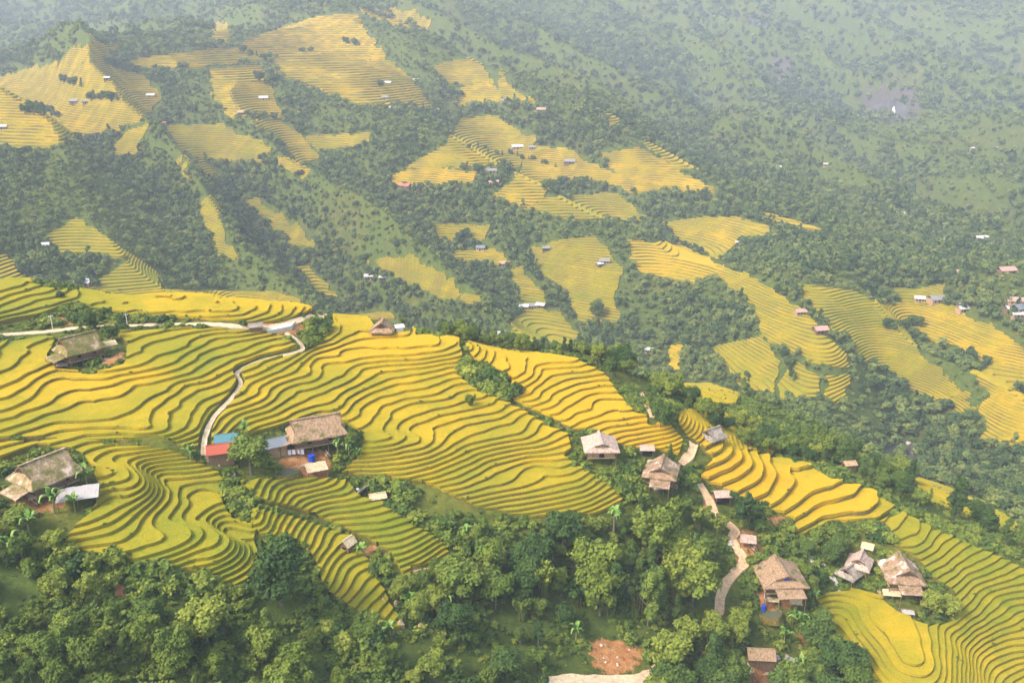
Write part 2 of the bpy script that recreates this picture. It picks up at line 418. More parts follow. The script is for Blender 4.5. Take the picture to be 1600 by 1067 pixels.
def mat_ground():
    m = NT('hill_ground', 0.95, 0.08)
    a = m.attr('zone').outputs['Color']
    sep = m.n('ShaderNodeSeparateColor'); m.l(a, sep.inputs[0])
    big = m.noise(0.012, 5, dist=.4); mid = m.noise(0.09, 5, rough=.6); fine = m.noise(0.9, 5, rough=.7); vf = m.noise(4.5, 3, rough=.7)
    g = m.ramp(mid, [(0.3, (.035,.052,.010)), (0.5, (.075,.09,.015)), (0.68, (.14,.135,.022))])
    g = m.mix(m.math('MULTIPLY', smooth01(m, fine, .45, .7), .6), g, (.17,.20,.035))
    g = m.mix(smooth01(m, fine, .45, .28), g, (.028,.05,.008))
    g = m.mix(m.math('MULTIPLY', smooth01(m, m.noise(.35, 3), .60, .72), .5), g, (.16,.10,.03))
    f = m.ramp(m.noise(.35, 5, rough=.7), [(0.3, (.03,.05,.012)), (0.6, (.085,.115,.022))])
    g = m.mix(sep.outputs[2], g, f)
    lt = m.ramp(m.math('ADD', m.math('MULTIPLY', m.noise(.16, 6, rough=.75), .7), m.math('MULTIPLY', mid, .3)), [(0.3, (.035,.05,.012)), (0.5, (.075,.088,.018)), (0.7, (.15,.135,.03))])
    lt = m.mix(m.math('MULTIPLY', smooth01(m, fine, .5, .7), .4), lt, (.18,.145,.05))
    far = m.attr('far').outputs['Fac']
    g = m.mix(m.math('MULTIPLY', far, smooth01(m, big, .5, .66)), g, lt)
    d = m.ramp(fine, [(0.3, (.22,.085,.03)), (0.5, (.36,.16,.06)), (0.7, (.46,.26,.12))])
    g = m.mix(smooth01(m, m.math('ADD', sep.outputs[0], m.math('MULTIPLY', m.math('SUBTRACT', m.noise(.28, 5, rough=.7), .5), 3.2)), .45, .75), g, d)
    rk = m.ramp(fine, [(0.3, (.05,.042,.038)), (0.7, (.13,.11,.10))])
    g = m.mix(smooth01(m, m.math('ADD', sep.outputs[1], m.math('MULTIPLY', m.math('SUBTRACT', mid, .5), 1.6)), .4, .6), g, rk)
    m.col(g); m.bump(m.math('ADD', fine, m.math('MULTIPLY', vf, .4)), 0.8, 0.5); return m.m
def mat_road(dirt=False):
    m = NT('dirt_path' if dirt else 'concrete_road', 0.9, 0.15)
    n = m.noise(1.6, 5, rough=.65); n2 = m.noise(.3, 3)
    if dirt: c = m.ramp(n, [(0.25, (.34,.18,.08)), (0.5, (.56,.36,.20)), (0.75, (.66,.48,.31))])
    else: c = m.ramp(n, [(0.25, (.36,.25,.13)), (0.55, (.58,.44,.28)), (0.8, (.66,.53,.37))])
    c = m.mix(m.math('MULTIPLY', smooth01(m, n2, .5, .75), .5), c, (.34,.22,.10))
    cr = m.n('ShaderNodeTexVoronoi', _feature='DISTANCE_TO_EDGE', Scale=.45); m.l(m.pos(), cr.inputs['Vector'])
    c = m.mix(m.math('MULTIPLY', smooth01(m, cr.outputs[0], .03, .0), .3), c, (.16,.10,.05))
    c = m.mix(m.math('MULTIPLY', smooth01(m, m.noise(.9, 5, rough=.7), .60, .70), .35), c, (.14,.14,.05))
    m.col(c); m.bump(n, .4, .08); return m.m
M_RICE, M_BANK, M_GROUND, M_ROAD, M_DIRT = mat_rice(), mat_bank(), mat_ground(), mat_road(), mat_road(True)
# ------------------------------------------------------------------ field outlines (photo pixels of their ground corners)
NEAR_POLY = [
 [(95,457),(240,454),(430,457),(470,471),(488,487),(440,503),(395,506),(300,501),(180,491),(130,480)],
 [(-230,440),(0,436),(60,447),(95,458),(128,474),(100,480),(60,497),(0,508),(-230,525)],
 [(-230,545),(0,540),(60,532),(85,534),(75,560),(90,583),(140,588),(195,572),(200,540),(185,524),(300,516),(390,518),(440,527),(466,545),(400,560),(372,580),(370,600),(350,640),(322,680),(310,706),(290,698),(250,682),(200,692),(100,688),(0,690),(-230,700)],
 [(334,655),(370,606),(382,577),(430,562),(482,552),(512,520),(530,496),(585,489),(612,490),(628,508),(650,525),(715,531),(722,560),(716,592),(740,612),(800,637),(850,667),(886,682),(895,705),(880,716),(905,735),(960,765),(975,782),(940,803),(870,814),(800,807),(740,791),(680,762),(600,748),(530,742),(562,716),(572,690),(548,664),(500,650),(440,668),(400,678),(330,700)],
 [(722,534),(800,548),(900,563),(945,589),(962,611),(990,645),(1045,667),(1070,690),(1060,714),(1030,706),(960,697),(932,676),(890,672),(850,650),(803,626),(795,590),(745,570)],
 [(-230,712),(0,700),(100,692),(200,698),(258,702),(300,722),(340,740),(352,760),(345,790),(365,815),(398,832),(402,872),(410,905),(370,918),(340,918),(320,895),(240,892),(170,872),(100,856),(112,835),(150,795),(160,765),(145,730),(125,708),(60,700),(0,722),(-230,735)],
 [(368,752),(400,752),(470,753),(545,757),(560,780),(600,790),(640,820),(690,850),(705,872),(650,885),(610,868),(560,835),(480,803),(400,782)],
 [(390,798),(440,810),(520,833),(552,845),(575,880),(592,915),(618,960),(640,985),(600,985),(550,955),(505,925),(498,890),(470,855),(402,838)],
 [(600,850),(625,850),(648,905),(630,905)],
 [(1055,600),(1110,600),(1172,622),(1150,633),(1090,636),(1060,625)],
 [(1062,642),(1120,645),(1180,665),(1218,690),(1208,712),(1160,706),(1120,702),(1078,690),(1062,665)],
 [(1092,698),(1130,700),(1190,716),(1275,735),(1300,755),(1360,770),(1397,797),(1370,816),(1300,816),(1272,830),(1243,838),(1240,815),(1200,795),(1150,775),(1105,755),(1092,745),(1118,722)],
 [(1365,825),(1410,802),(1450,824),(1520,858),(1600,893),(1800,985),(1800,1200),(1520,1150),(1350,1110),(1335,1040),(1310,1000),(1290,965),(1275,935),(1330,925),(1375,935),(1400,962),(1450,985),(1492,975),(1490,925),(1447,898),(1440,878),(1395,850)],
 [(1425,745),(1480,763),(1540,789),(1590,822),(1575,836),(1500,802),(1445,785)],
]
HOLES = [[(575,500),(625,500),(645,522),(590,522)], [(722,572),(745,568),(800,600),(795,628),(760,620),(725,600)], [(470,507),(508,500),(512,520),(500,540),(475,538)]]
RIPE = [(50,600,.75),(150,625,.98),(50,690,.72),(300,560,.55),(250,640,.72),(400,620,.76),(450,600,.76),(600,540,1.0),(560,500,.95),(850,590,1.0),(950,640,1.05),
 (1040,690,1.12),(700,680,.78),(750,740,.6),(850,780,.66),(600,660,.76),(500,720,.7),(250,780,.5),(350,880,.42),(150,700,.62),(450,765,.48),(600,820,.36),(560,900,.55),
 (450,820,.55),(300,475,1.0),(50,470,.55),(0,500,.35),(1150,680,.6),(1190,740,1.12),(1340,790,1.02),(1430,850,.42),(1550,950,.42),(1400,1010,.72),(1560,1050,.7),(1310,950,.5),(1520,790,.65),(1110,615,.8)]
# far terraced patches: outline, ripeness
FARP = [
 ([(-60,135),(0,128),(60,110),(150,105),(215,124),(242,150),(215,186),(180,200),(205,192),(130,216),(60,232),(-60,228)],.85),
 ([(390,66),(500,30),(552,27),(592,88),(560,100),(480,96),(400,86)],.95),
 ([(200,98),(330,80),(385,80),(405,95),(300,108),(240,110)],.9),
 ([(440,98),(560,102),(595,92),(640,130),(668,170),(560,162),(500,140),(445,120)],.95),
 ([(335,112),(405,108),(425,150),(436,180),(365,182),(338,150)],.9),
 ([(168,242),(205,200),(232,195),(212,242)],.8),
 ([(262,200),(350,198),(415,235),(402,252),(320,250),(285,232)],.6),
 ([(275,252),(312,252),(342,273),(288,276)],.65),
 ([(385,196),(440,190),(500,246),(468,252),(430,215)],.85),
 ([(437,250),(465,250),(487,270),(455,272)],.95),
 ([(80,372),(125,347),(180,385),(240,425),(247,450),(130,452),(200,405),(108,402)],.5),
 ([(312,318),(340,315),(350,370),(370,402),(348,402),(325,362)],.6),
 ([(385,320),(402,315),(470,360),(492,385),(458,386),(420,350)],.5),
 ([(463,420),(482,418),(525,465),(503,468)],.65),
 ([(580,412),(640,404),(748,471),(690,472),(620,432)],.55),
 ([(640,262),(700,230),(720,190),(765,185),(832,222),(808,260),(740,262)],.75),
 ([(616,275),(680,264),(740,272),(735,285),(690,292),(620,290)],1.05),
 ([(680,106),(740,93),(772,130),(702,132)],.8),
 ([(716,140),(760,130),(792,157),(720,165)],.8),
 ([(775,150),(785,112),(800,140),(842,164)],.8),
 ([(778,308),(822,270),(822,235),(880,235),(930,265),(1030,293),(990,302),(928,285),(850,285),(860,300),(830,325)],.95),
 ([(832,327),(860,312),(960,305),(1007,346),(880,342)],.65),
 ([(680,352),(762,354),(756,377),(686,376)],.6),
 ([(690,397),(770,391),(792,416),(730,410)],.8),
 ([(798,425),(816,423),(852,463),(846,485),(820,486)],.65),
 ([(805,500),(830,487),(866,490),(902,522),(884,546),(800,526)],.5),
 ([(838,392),(930,375),(948,400),(973,426),(955,470),(972,500),(905,502),(885,452),(850,432)],.62),
 ([(985,380),(1060,384),(1128,421),(1078,442),(1000,422)],1.0),
 ([(1128,424),(1170,434),(1240,480),(1312,550),(1322,574),(1268,560),(1200,530),(1180,480),(1130,441)],.75),
 ([(1040,350),(1130,342),(1197,355),(1190,377),(1150,377),(1125,402),(1065,375)],.75),
 ([(1185,333),(1212,339),(1284,360),(1270,366),(1200,346)],.9),
 ([(930,170),(995,202),(960,203)],.8),
 ([(1000,222),(1022,228),(1090,266),(1060,267)],.8),
 ([(943,245),(1000,235),(1060,270),(1128,303),(1050,296),(980,277)],.95),
 ([(1120,548),(1190,530),(1217,580),(1205,612),(1160,602)],.6),
 ([(1215,602),(1245,571),(1277,590),(1282,622),(1220,622)],.62),
 ([(1295,590),(1327,590),(1320,627),(1290,627)],.6),
 ([(1045,542),(1065,542),(1060,577),(1045,577)],1.1),
 ([(1250,452),(1340,462),(1400,500),(1440,560),(1510,618),(1440,612),(1350,560),(1290,500)],.55),
 ([(1345,478),(1480,484),(1562,520),(1592,547),(1605,602),(1552,612),(1512,582),(1545,570),(1475,542),(1400,502)],.85),
 ([(1428,618),(1480,622),(1520,640),(1500,646)],.7),
 ([(1528,640),(1560,617),(1700,622),(1700,700),(1532,694),(1547,670)],.95),
 ([(1400,455),(1470,450),(1474,472),(1420,477)],.5),
 ([(-40,402),(10,400),(22,420),(47,442),(-40,442)],.7),
 ([(75,108),(150,68),(182,76),(174,92),(95,110)],.9),
 ([(568,20),(622,14),(695,47),(660,48),(600,36)],.9),
 ([(335,38),(372,48),(350,72),(335,70)],.85),
 ([(480,216),(572,210),(577,226),(500,236)],.55),
]

FARP = [([(sum(q[0] for q in p) / len(p) * -.09 + x * 1.09, sum(q[1] for q in p) / len(p) * -.09 + y * 1.09) for x, y in p], r) for p, r in FARP]
def poly_sd(x, y, P):
    """signed distance, positive inside"""
    P = np.asarray(P); n = len(P)
    d2 = np.full(x.shape, 1e18); ins = np.zeros(x.shape, bool)
    for i in range(n):
        a = P[i]; b = P[(i + 1) % n]; e = b - a
        wx_ = x - a[0]; wy_ = y - a[1]
        t = np.clip((wx_ * e[0] + wy_ * e[1]) / (e @ e + 1e-12), 0, 1)
        d2 = np.minimum(d2, (wx_ - t * e[0]) ** 2 + (wy_ - t * e[1]) ** 2)
        c = ((a[1] > y) != (b[1] > y)) & (x < (b[0] - a[0]) * (y - a[1]) / (b[1] - a[1] + 1e-15) + a[0])
        ins ^= c
    return np.where(ins, 1, -1) * np.sqrt(d2)
def line_d(x, y, P):
    d2 = np.full(x.shape, 1e18)
    for a, b in zip(P[:-1], P[1:]):
        e = b - a
        wx_ = x - a[0]; wy_ = y - a[1]
        t = np.clip((wx_ * e[0] + wy_ * e[1]) / (e @ e + 1e-12), 0, 1)
        d2 = np.minimum(d2, (wx_ - t * e[0]) ** 2 + (wy_ - t * e[1]) ** 2)
    return np.sqrt(d2)
def smooth_line(pts, n=8):
    p = np.array(pts, float); p = np.vstack([2 * p[0] - p[1], p, 2 * p[-1] - p[-2]]); out = []
    for i in range(1, len(p) - 2):
        for k in range(n):
            t = k / n
            out.append(0.5 * ((2 * p[i]) + (-p[i - 1] + p[i + 1]) * t + (2 * p[i - 1] - 5 * p[i] + 4 * p[i + 1] - p[i + 2]) * t * t + (-p[i - 1] + 3 * p[i] - 3 * p[i + 1] + p[i + 2]) * t ** 3))
    out.append(p[-2]); return np.array(out)
def wpoly(pts, step=14):
    q = resample(list(pts) + [pts[0]], step)[:-1]
    w = cast(q[:, 0], q[:, 1])[:, :2]
    return w

# ------------------------------------------------------------------ roads and footpaths (pixel centre line, half width in metres)
PATHS = {
 'road': ([(-60,530),(0,524),(60,520),(120,513),(160,510),(200,509),(300,507),(350,509),(400,514)], .75, 'pale concrete road running level along the hillside'),
 'road.001': ([(400,514),(430,512),(470,501),(516,489)], 1.1, 'concrete road climbing over the crest'),
 'footpath': ([(446,521),(462,530),(473,543),(464,551),(425,560),(388,572),(371,584),(376,600),(360,625),(336,650),(322,678),(318,702),(322,716),(345,726)], .5, ''),
 'footpath.001': ([(1000,612),(1010,633),(1019,652),(1018,664)], .7, ''),
 'footpath.002': ([(1084,694),(1078,712),(1064,726),(1060,738)], 1.0, ''),
 'footpath.003': ([(1092,756),(1106,778),(1120,806),(1148,828),(1143,840),(1150,855),(1163,878),(1142,902),(1127,930),(1122,960)], 1.05, ''),
 'road.002': ([(850,1068),(900,1062),(960,1064),(1004,1060),(1030,1046)], 1.2, ''),
}
PW = {}
for k, (p, hw, _) in PATHS.items():
    q = smooth_line(p, 6)
    PW[k] = (cast(q[:, 0], q[:, 1])[:, :2], hw)

# ------------------------------------------------------------------ terraces: split a fine survey mesh along level lines
def split_by(V, T, f):
    """V (n,F) vertices, T (m,3), f (n,) -> V', pos tris, neg tris, cut segments"""
    s = f > 0
    ts = s[T]; c = ts.sum(1)
    pos = T[c == 3]; neg = T[c == 0]
    X = T[(c == 1) | (c == 2)]
    if len(X) == 0: return V, pos, neg, np.zeros((0, 2), int)
    sx = s[X]; one = sx.sum(1) == 1
    lone = np.where(one, np.argmax(sx, 1), np.argmin(sx, 1))
    idx = (lone[:, None] + np.arange(3)[None]) % 3
    X = np.take_along_axis(X, idx, 1)
    a, b, c_ = X.T
    def keys(p, q): return np.minimum(p, q).astype(np.int64) * (1 << 31) + np.maximum(p, q)
    k = np.r_[keys(a, b), keys(a, c_)]
    uk, inv = np.unique(k, return_inverse=True)
    p = (uk >> 31).astype(int); q = (uk & ((1 << 31) - 1)).astype(int)
    fp, fq = f[p], f[q]
    t = np.clip(fp / (fp - fq), 0.02, 0.98)[:, None]
    nv = V[p] * (1 - t) + V[q] * t
    base = len(V); V = np.vstack([V, nv])
    m = len(X); P = base + inv[:m]; Q = base + inv[m:]
    t1 = np.c_[a, P, Q]; t2 = np.c_[P, b, c_]; t3 = np.c_[P, c_, Q]
    pos = np.vstack([pos, t1[one], t2[~one], t3[~one]])
    neg = np.vstack([neg, t1[~one], t2[one], t3[one]])
    return V, pos, neg, np.c_[P, Q]

def build_terraces(polys, cell, A, holes=(), minus=(), wob=0.12, rim=0.25, rice_h=0.45, seed=0, edge_wob=0.6, wsc=9, stalk=0.45):
    """returns list of components: dict(verts, tris, mat, ripe) in world space"""
    P = np.vstack(polys)
    x0, y0 = P.min(0) - 3 * cell; x1, y1 = P.max(0) + 3 * cell
    xs = np.arange(x0, x1, cell); ys = np.arange(y0, y1, cell)
    X, Y = np.meshgrid(xs, ys); nx = len(xs); ny = len(ys)
    M = np.full(X.shape, -1e9)
    for p in polys: M = np.maximum(M, poly_sd(X, Y, p))
    M = M + edge_wob * fbm(X / (cell * 4), Y / (cell * 4), 3, seed + 3)
    for p in holes: M = np.minimum(M, -poly_sd(X, Y, p))
    for l, w in minus: M = np.minimum(M, line_d(X, Y, l) - w)
    H = height(X, Y)
    T = (H + wob * A * fbm(X / (cell * wsc), Y / (cell * wsc), 3, seed)) / A
    V = np.c_[X.ravel(), Y.ravel(), H.ravel(), T.ravel(), M.ravel()]
    i = np.arange(ny - 1)[:, None] * nx + np.arange(nx - 1)[None]
    i = i.ravel()
    i = i[(np.maximum(np.maximum(V[i, 4], V[i + 1, 4]), np.maximum(V[i + nx, 4], V[i + nx + 1, 4])) > 0)]
    tri = np.vstack([np.c_[i, i + 1, i + nx + 1], np.c_[i, i + nx + 1, i + nx]])
    V, tri, _, rimseg = split_by(V, tri, V[:, 4])
    k0 = int(math.floor(V[tri.ravel(), 3].min())); k1 = int(math.ceil(V[tri.ravel(), 3].max()))
    done = []; segs = []; rest = tri
    for k in range(k0 + 1, k1 + 1):
        V, up, dn, sg = split_by(V, rest, V[:, 3] - k)
        done.append((k - 1, dn)); segs.append((k, sg)); rest = up
    done.append((k1, rest))
    bands = np.concatenate([np.full(len(t), k) for k, t in done]); tri = np.vstack([t for k, t in done])
    area = np.abs((V[tri[:, 1], 0] - V[tri[:, 0], 0]) * (V[tri[:, 2], 1] - V[tri[:, 0], 1]) - (V[tri[:, 2], 0] - V[tri[:, 0], 0]) * (V[tri[:, 1], 1] - V[tri[:, 0], 1]))
    ok = area > 1e-6; tri = tri[ok]; bands = bands[ok]
    nk = k1 - k0 + 3
    key = tri.astype(np.int64) * nk + (bands - k0)[:, None]
    uk, inv = np.unique(key, return_inverse=True); inv = inv.reshape(-1, 3)
    par = np.arange(len(uk))
    while True:                                         # connected pieces of equal level
        m = par[inv].min(1); new = par.copy()
        np.minimum.at(new, inv.ravel(), np.repeat(m, 3))
        new = new[new]; new = new[new]
        if (new == par).all(): break
        par = new
    vid = (uk // nk).astype(int); vb = (uk % nk).astype(int) + k0
    top = (vb + 1) * A + rice_h
    comp = par
    # wall quads: upper node above, lower level below
    W = []
    pos_of = {}
    lut_keys = uk
    def node(v, b):
        kk = v.astype(np.int64) * nk + (b - k0)
        j = np.searchsorted(lut_keys, kk); j = np.clip(j, 0, len(lut_keys) - 1)
        return np.where(lut_keys[j] == kk, j, -1)
    gx, gy = g_at(V[:, 0], V[:, 1], cell)
    gl = np.hypot(gx, gy) + 1e-6
    wq = []
    for k, sg in segs:
        if len(sg) == 0: continue
        a = node(sg[:, 0], np.full(len(sg), k)); b = node(sg[:, 1], np.full(len(sg), k))
        g = (a >= 0) & (b >= 0)
        wq.append((sg[g], a[g], b[g], np.full(g.sum(), k * A + 0.02), True))
    # outer rim: each boundary edge of a top triangle whose both ends lie on the outline
    onrim = np.zeros(len(V), bool); onrim[np.unique(rimseg)] = True
    # split rim edges after level cuts: M ~ 0
    onrim |= np.abs(V[:, 4]) < 1e-6
    e = np.vstack([tri[:, [0, 1]], tri[:, [1, 2]], tri[:, [2, 0]]]); eb = np.tile(bands, 3)
    g = onrim[e].all(1)
    e = e[g]; eb = eb[g]
    ek = np.minimum(e[:, 0], e[:, 1]).astype(np.int64) * (1 << 31) + np.maximum(e[:, 0], e[:, 1])
    u, ix, cnt = np.unique(ek, return_index=True, return_counts=True)
    ix = ix[cnt == 1]
    e = e[ix]; eb = eb[ix]
    a = node(e[:, 0], eb); b = node(e[:, 1], eb); g = (a >= 0) & (b >= 0)
    wq.append((e[g], a[g], b[g], None, False))
    TX = V[vid, 0]; TY = V[vid, 1]
    segv = np.vstack([w[0] for w in wq]); sa = np.concatenate([w[1] for w in wq]); sb = np.concatenate([w[2] for w in wq])
    low = np.vstack([(np.c_[w[3], w[3]] if w[3] is not None else np.c_[V[w[0][:, 0], 2], V[w[0][:, 1], 2]] - 0.5) for w in wq])
    push = np.concatenate([np.full(len(w[0]), 1.0 if w[4] else 0.15) for w in wq])
    comps, ci = np.unique(comp, return_inverse=True)
    tcomp = ci[inv[:, 0]]; wcomp = ci[sa]
    out = []
    to = np.argsort(tcomp, kind='stable'); wo = np.argsort(wcomp, kind='stable')
    tb = np.searchsorted(tcomp[to], np.arange(len(comps) + 1)); wb = np.searchsorted(wcomp[wo], np.arange(len(comps) + 1))
    for c_ in range(len(comps)):
        t = inv[to[tb[c_]:tb[c_ + 1]]]; w = wo[wb[c_]:wb[c_ + 1]]
        nodes, li = np.unique(t, return_inverse=True); li = li.reshape(-1, 3)
        vt = np.c_[TX[nodes], TY[nodes], top[nodes]]
        p = segv[w]; lz = low[w]; ps = push[w][:, None] * 0.22 * A
        dx = -gx / gl; dy = -gy / gl
        n0 = len(vt)
        A0 = np.c_[V[p[:, 0], 0], V[p[:, 0], 1], top[sa[w]]]; B0 = np.c_[V[p[:, 1], 0], V[p[:, 1], 1], top[sb[w]]]
        A1 = np.c_[V[p[:, 0], 0] + dx[p[:, 0]] * ps[:, 0], V[p[:, 0], 1] + dy[p[:, 0]] * ps[:, 0], lz[:, 0]]
        B1 = np.c_[V[p[:, 1], 0] + dx[p[:, 1]] * ps[:, 0], V[p[:, 1], 1] + dy[p[:, 1]] * ps[:, 0], lz[:, 1]]
        nw = len(w)
        Am = A0.copy(); Bm = B0.copy(); sA, sB = [A * np.clip(stalk + .75 * fbm(Q_[:, 0] / 8, Q_[:, 1] / 8, 2, 55), .22, 1.1) for Q_ in (A0, B0)]
        Am[:, 2] = np.maximum(A0[:, 2] - sA, A1[:, 2]); Bm[:, 2] = np.maximum(B0[:, 2] - sB, B1[:, 2])
        vv = np.vstack([vt, A0, B0, Am, Bm, A1, B1])
        i_ = np.arange(nw)
        q1 = np.c_[n0 + i_, n0 + nw + i_, n0 + 3 * nw + i_]; q2 = np.c_[n0 + i_, n0 + 3 * nw + i_, n0 + 2 * nw + i_]
        q3 = q1 + 2 * nw; q4 = q2 + 2 * nw
        tt = np.vstack([li, q1, q2, q3, q4]); mt = np.r_[np.zeros(len(li), int), np.zeros(2 * nw, int), np.ones(2 * nw, int)]
        ar = area_of(vt, li)
        cen = vt.mean(0)
        out.append(dict(v=vv, t=tt, m=mt, area=ar, c=cen, w=np.r_[A0, A1]))
    return out
def area_of(v, t):
    a = v[t[:, 1]] - v[t[:, 0]]; b = v[t[:, 2]] - v[t[:, 0]]
    return 0.5 * np.abs(a[:, 0] * b[:, 1] - a[:, 1] * b[:, 0]).sum()

def mesh_from(name, v, t, mats, mi=None, attrs=None, smooth=False):
    me = bpy.data.meshes.new(name)
    v = np.asarray(v, np.float32); t = np.asarray(t, np.int32); k = t.shape[1]
    me.vertices.add(len(v)); me.vertices.foreach_set('co', v.ravel())
    me.loops.add(t.size); me.loops.foreach_set('vertex_index', t.ravel())
    me.polygons.add(len(t)); me.polygons.foreach_set('loop_start', np.arange(0, t.size, k, dtype=np.int32))
    me.polygons.foreach_set('loop_total', np.full(len(t), k, np.int32))
    if mi is not None: me.polygons.foreach_set('material_index', np.asarray(mi, np.int32))
    me.polygons.foreach_set('use_smooth', np.full(len(t), smooth, bool))
    for m in mats: me.materials.append(m)
    for an, (kind, val) in (attrs or {}).items():
        at = me.attributes.new(an, kind, 'POINT')
        at.data.foreach_set('value' if kind == 'FLOAT' else 'color', np.asarray(val, np.float32).ravel())
    me.update(calc_edges=True)
    return me
def link(name, me, parent=None, **props):
    o = bpy.data.objects.new(name, me); COL.objects.link(o)
    if parent is not None: o.parent = parent
    for k, val in props.items(): o[k] = val
    return o
# ------------------------------------------------------------------ ground sheet with its soil zones
DIRT = [[(920,1010),(935,998),(985,1000),(1005,1015),(1012,1035),(990,1052),(940,1056),(925,1040)],
 [(1150,838),(1175,835),(1200,850),(1185,870),(1170,885),(1150,870)], [(1140,830),(1225,800),(1235,810),(1170,845)],
 [(1170,1010),(1250,1035),(1260,1060),(1200,1075),(1150,1065)], [(60,760),(120,770),(110,800),(60,800),(20,790)],
 [(160,830),(200,930),(185,940),(165,900)], [(440,700),(500,700),(525,720),(500,750),(440,745)], [(150,565),(190,550),(196,560),(160,575)],
 [(560,770),(610,775),(600,800),(570,795)], [(1180,930),(1250,935),(1245,955),(1185,950)], [(85,490),(120,495),(115,515),(95,505)],
 [(800,560),(815,590),(800,600),(790,580)], [(390,500),(470,498),(480,515),(420,528),(390,522)], [(1240,985),(1255,985),(1262,1010),(1248,1005)],
 [(545,850),(600,845),(605,865),(560,868)], [(640,895),(680,890),(685,910),(650,915)], [(1090,770),(1120,770),(1120,800),(1100,800)]]
ROCK = [[(1345,140),(1430,135),(1440,185),(1400,195),(1350,175)], [(1170,22),(1200,25),(1195,42),(1165,38)], [(1390,680),(1415,680),(1450,730),(1450,750),(1410,740),(1385,715)],
 [(1205,90),(1240,95),(1235,140),(1210,135)]]
FOREST = [[(-200,850),(60,835),(200,905),(400,925),(500,945),(620,990),(740,1000),(760,1200),(-200,1200)],
 [(690,835),(860,860),(960,820),(1130,790),(1150,900),(1110,960),(1060,1000),(1010,1000),(920,1000),(900,1060),(760,1100),(690,980)],
 [(1200,700),(1300,730),(1400,790),(1600,870),(1600,840),(1500,780),(1400,720),(1230,660)]]
ZN = np.zeros((NR, NA, 4)); ZN[..., 3] = 1
nrN = int(np.searchsorted(RR, 400))
def mark(polys, ch, feather, far=False):
    sl = slice(0, NR if far else nrN)
    for p in polys:
        w = wpoly(p, 20)
        sd_ = poly_sd(GX[sl], GY[sl], w)
        ZN[sl, :, ch] = np.maximum(ZN[sl, :, ch], np.clip(0.5 + sd_ / feather, 0, 1))
mark(DIRT, 0, 3.0); mark(ROCK, 1, 14.0, True); mark(FOREST, 2, 10.0)
rF = sstep(330, 420, rr)
ZN[..., 2] = np.maximum(ZN[..., 2], rF * 0.75)
idx = np.arange(NR * NA).reshape(NR, NA)
quads = np.stack([idx[:-1, :-1], idx[:-1, 1:], idx[1:, 1:], idx[1:, :-1]], -1).reshape(-1, 4)
gm = mesh_from('ground', np.stack([GX, GY, GZ], -1).reshape(-1, 3), quads, [M_GROUND],
               attrs={'zone': ('FLOAT_COLOR', ZN.reshape(-1, 4)), 'far': ('FLOAT', rF.ravel())}, smooth=True)
GROUND = link('ground', gm, kind='structure', label='mountain valley ground of grass banks, soil and undergrowth')

# ------------------------------------------------------------------ rice paddies
rp = np.array(RIPE, float); rw = cast(rp[:, 0], rp[:, 1])
def ripe_at(x, y):
    d = (x[:, None] - rw[None, :, 0]) ** 2 + (y[:, None] - rw[None, :, 1]) ** 2
    w = 1 / (d + 30) ** 1.6
    return (w * rp[:, 2]).sum(1) / w.sum(1)
def seen_size(cmp):
    p, q, d = to_pix(*[np.array([c]) for c in cmp['c']])
    inx = -60 < p[0] < 1660 and -20 < q[0] < 1110
    return cmp['area'] / d[0] ** 2 * (1.0 if inx else 0.001)
def add_paddies(comps, root, ripefn, limit, jit=0.10, partname='rice_paddy'):
    comps = [c for c in comps if c['area'] > 0.5]
    comps.sort(key=seen_size, reverse=True)
    rest = []
    for i, cmp in enumerate(comps):
        cmp['r'] = np.clip(ripefn(cmp['v'][:, 0], cmp['v'][:, 1]) + RS.uniform(-jit, jit), 0, 1.5)
        if i < limit:
            me = mesh_from(partname, cmp['v'], cmp['t'], [M_RICE, M_BANK], cmp['m'], {'ripe': ('FLOAT', cmp['r'])})
            link(partname, me, root)
        else: rest.append(cmp)
    if rest:
        off = np.cumsum([0] + [len(c['v']) for c in rest])
        v = np.vstack([c['v'] for c in rest]); t = np.vstack([c['t'] + o for c, o in zip(rest, off)])
        me = mesh_from('small_rice_paddies', v, t, [M_RICE, M_BANK], np.concatenate([c['m'] for c in rest]), {'ripe': ('FLOAT', np.concatenate([c['r'] for c in rest]))})
        link('small_rice_paddies' if limit else partname, me, root, kind='stuff')
minus = [(w, hw + 0.5) for w, hw in PW.values()]
npolys = [wpoly(p) for p in NEAR_POLY]
BIG = 11                                                  # the flat orange field has few, tall steps
comps = build_terraces(npolys[:BIG] + npolys[BIG + 1:], 1.0, .68, holes=[wpoly(h) for h in HOLES], minus=minus + [], seed=3, wob=1.0, wsc=13, rice_h=.5, stalk=.70)
comps += build_terraces([npolys[BIG]], 1.1, 1.35, minus=minus, seed=8, wob=.4, wsc=12, rice_h=.5, stalk=.5)
print('near comps', len(comps), sum(len(c['t']) for c in comps))
WALLP = np.vstack([c['w'] for c in comps if len(c['w'])])
add_paddies(comps, GROUND, ripe_at, 290)
ftot = 0
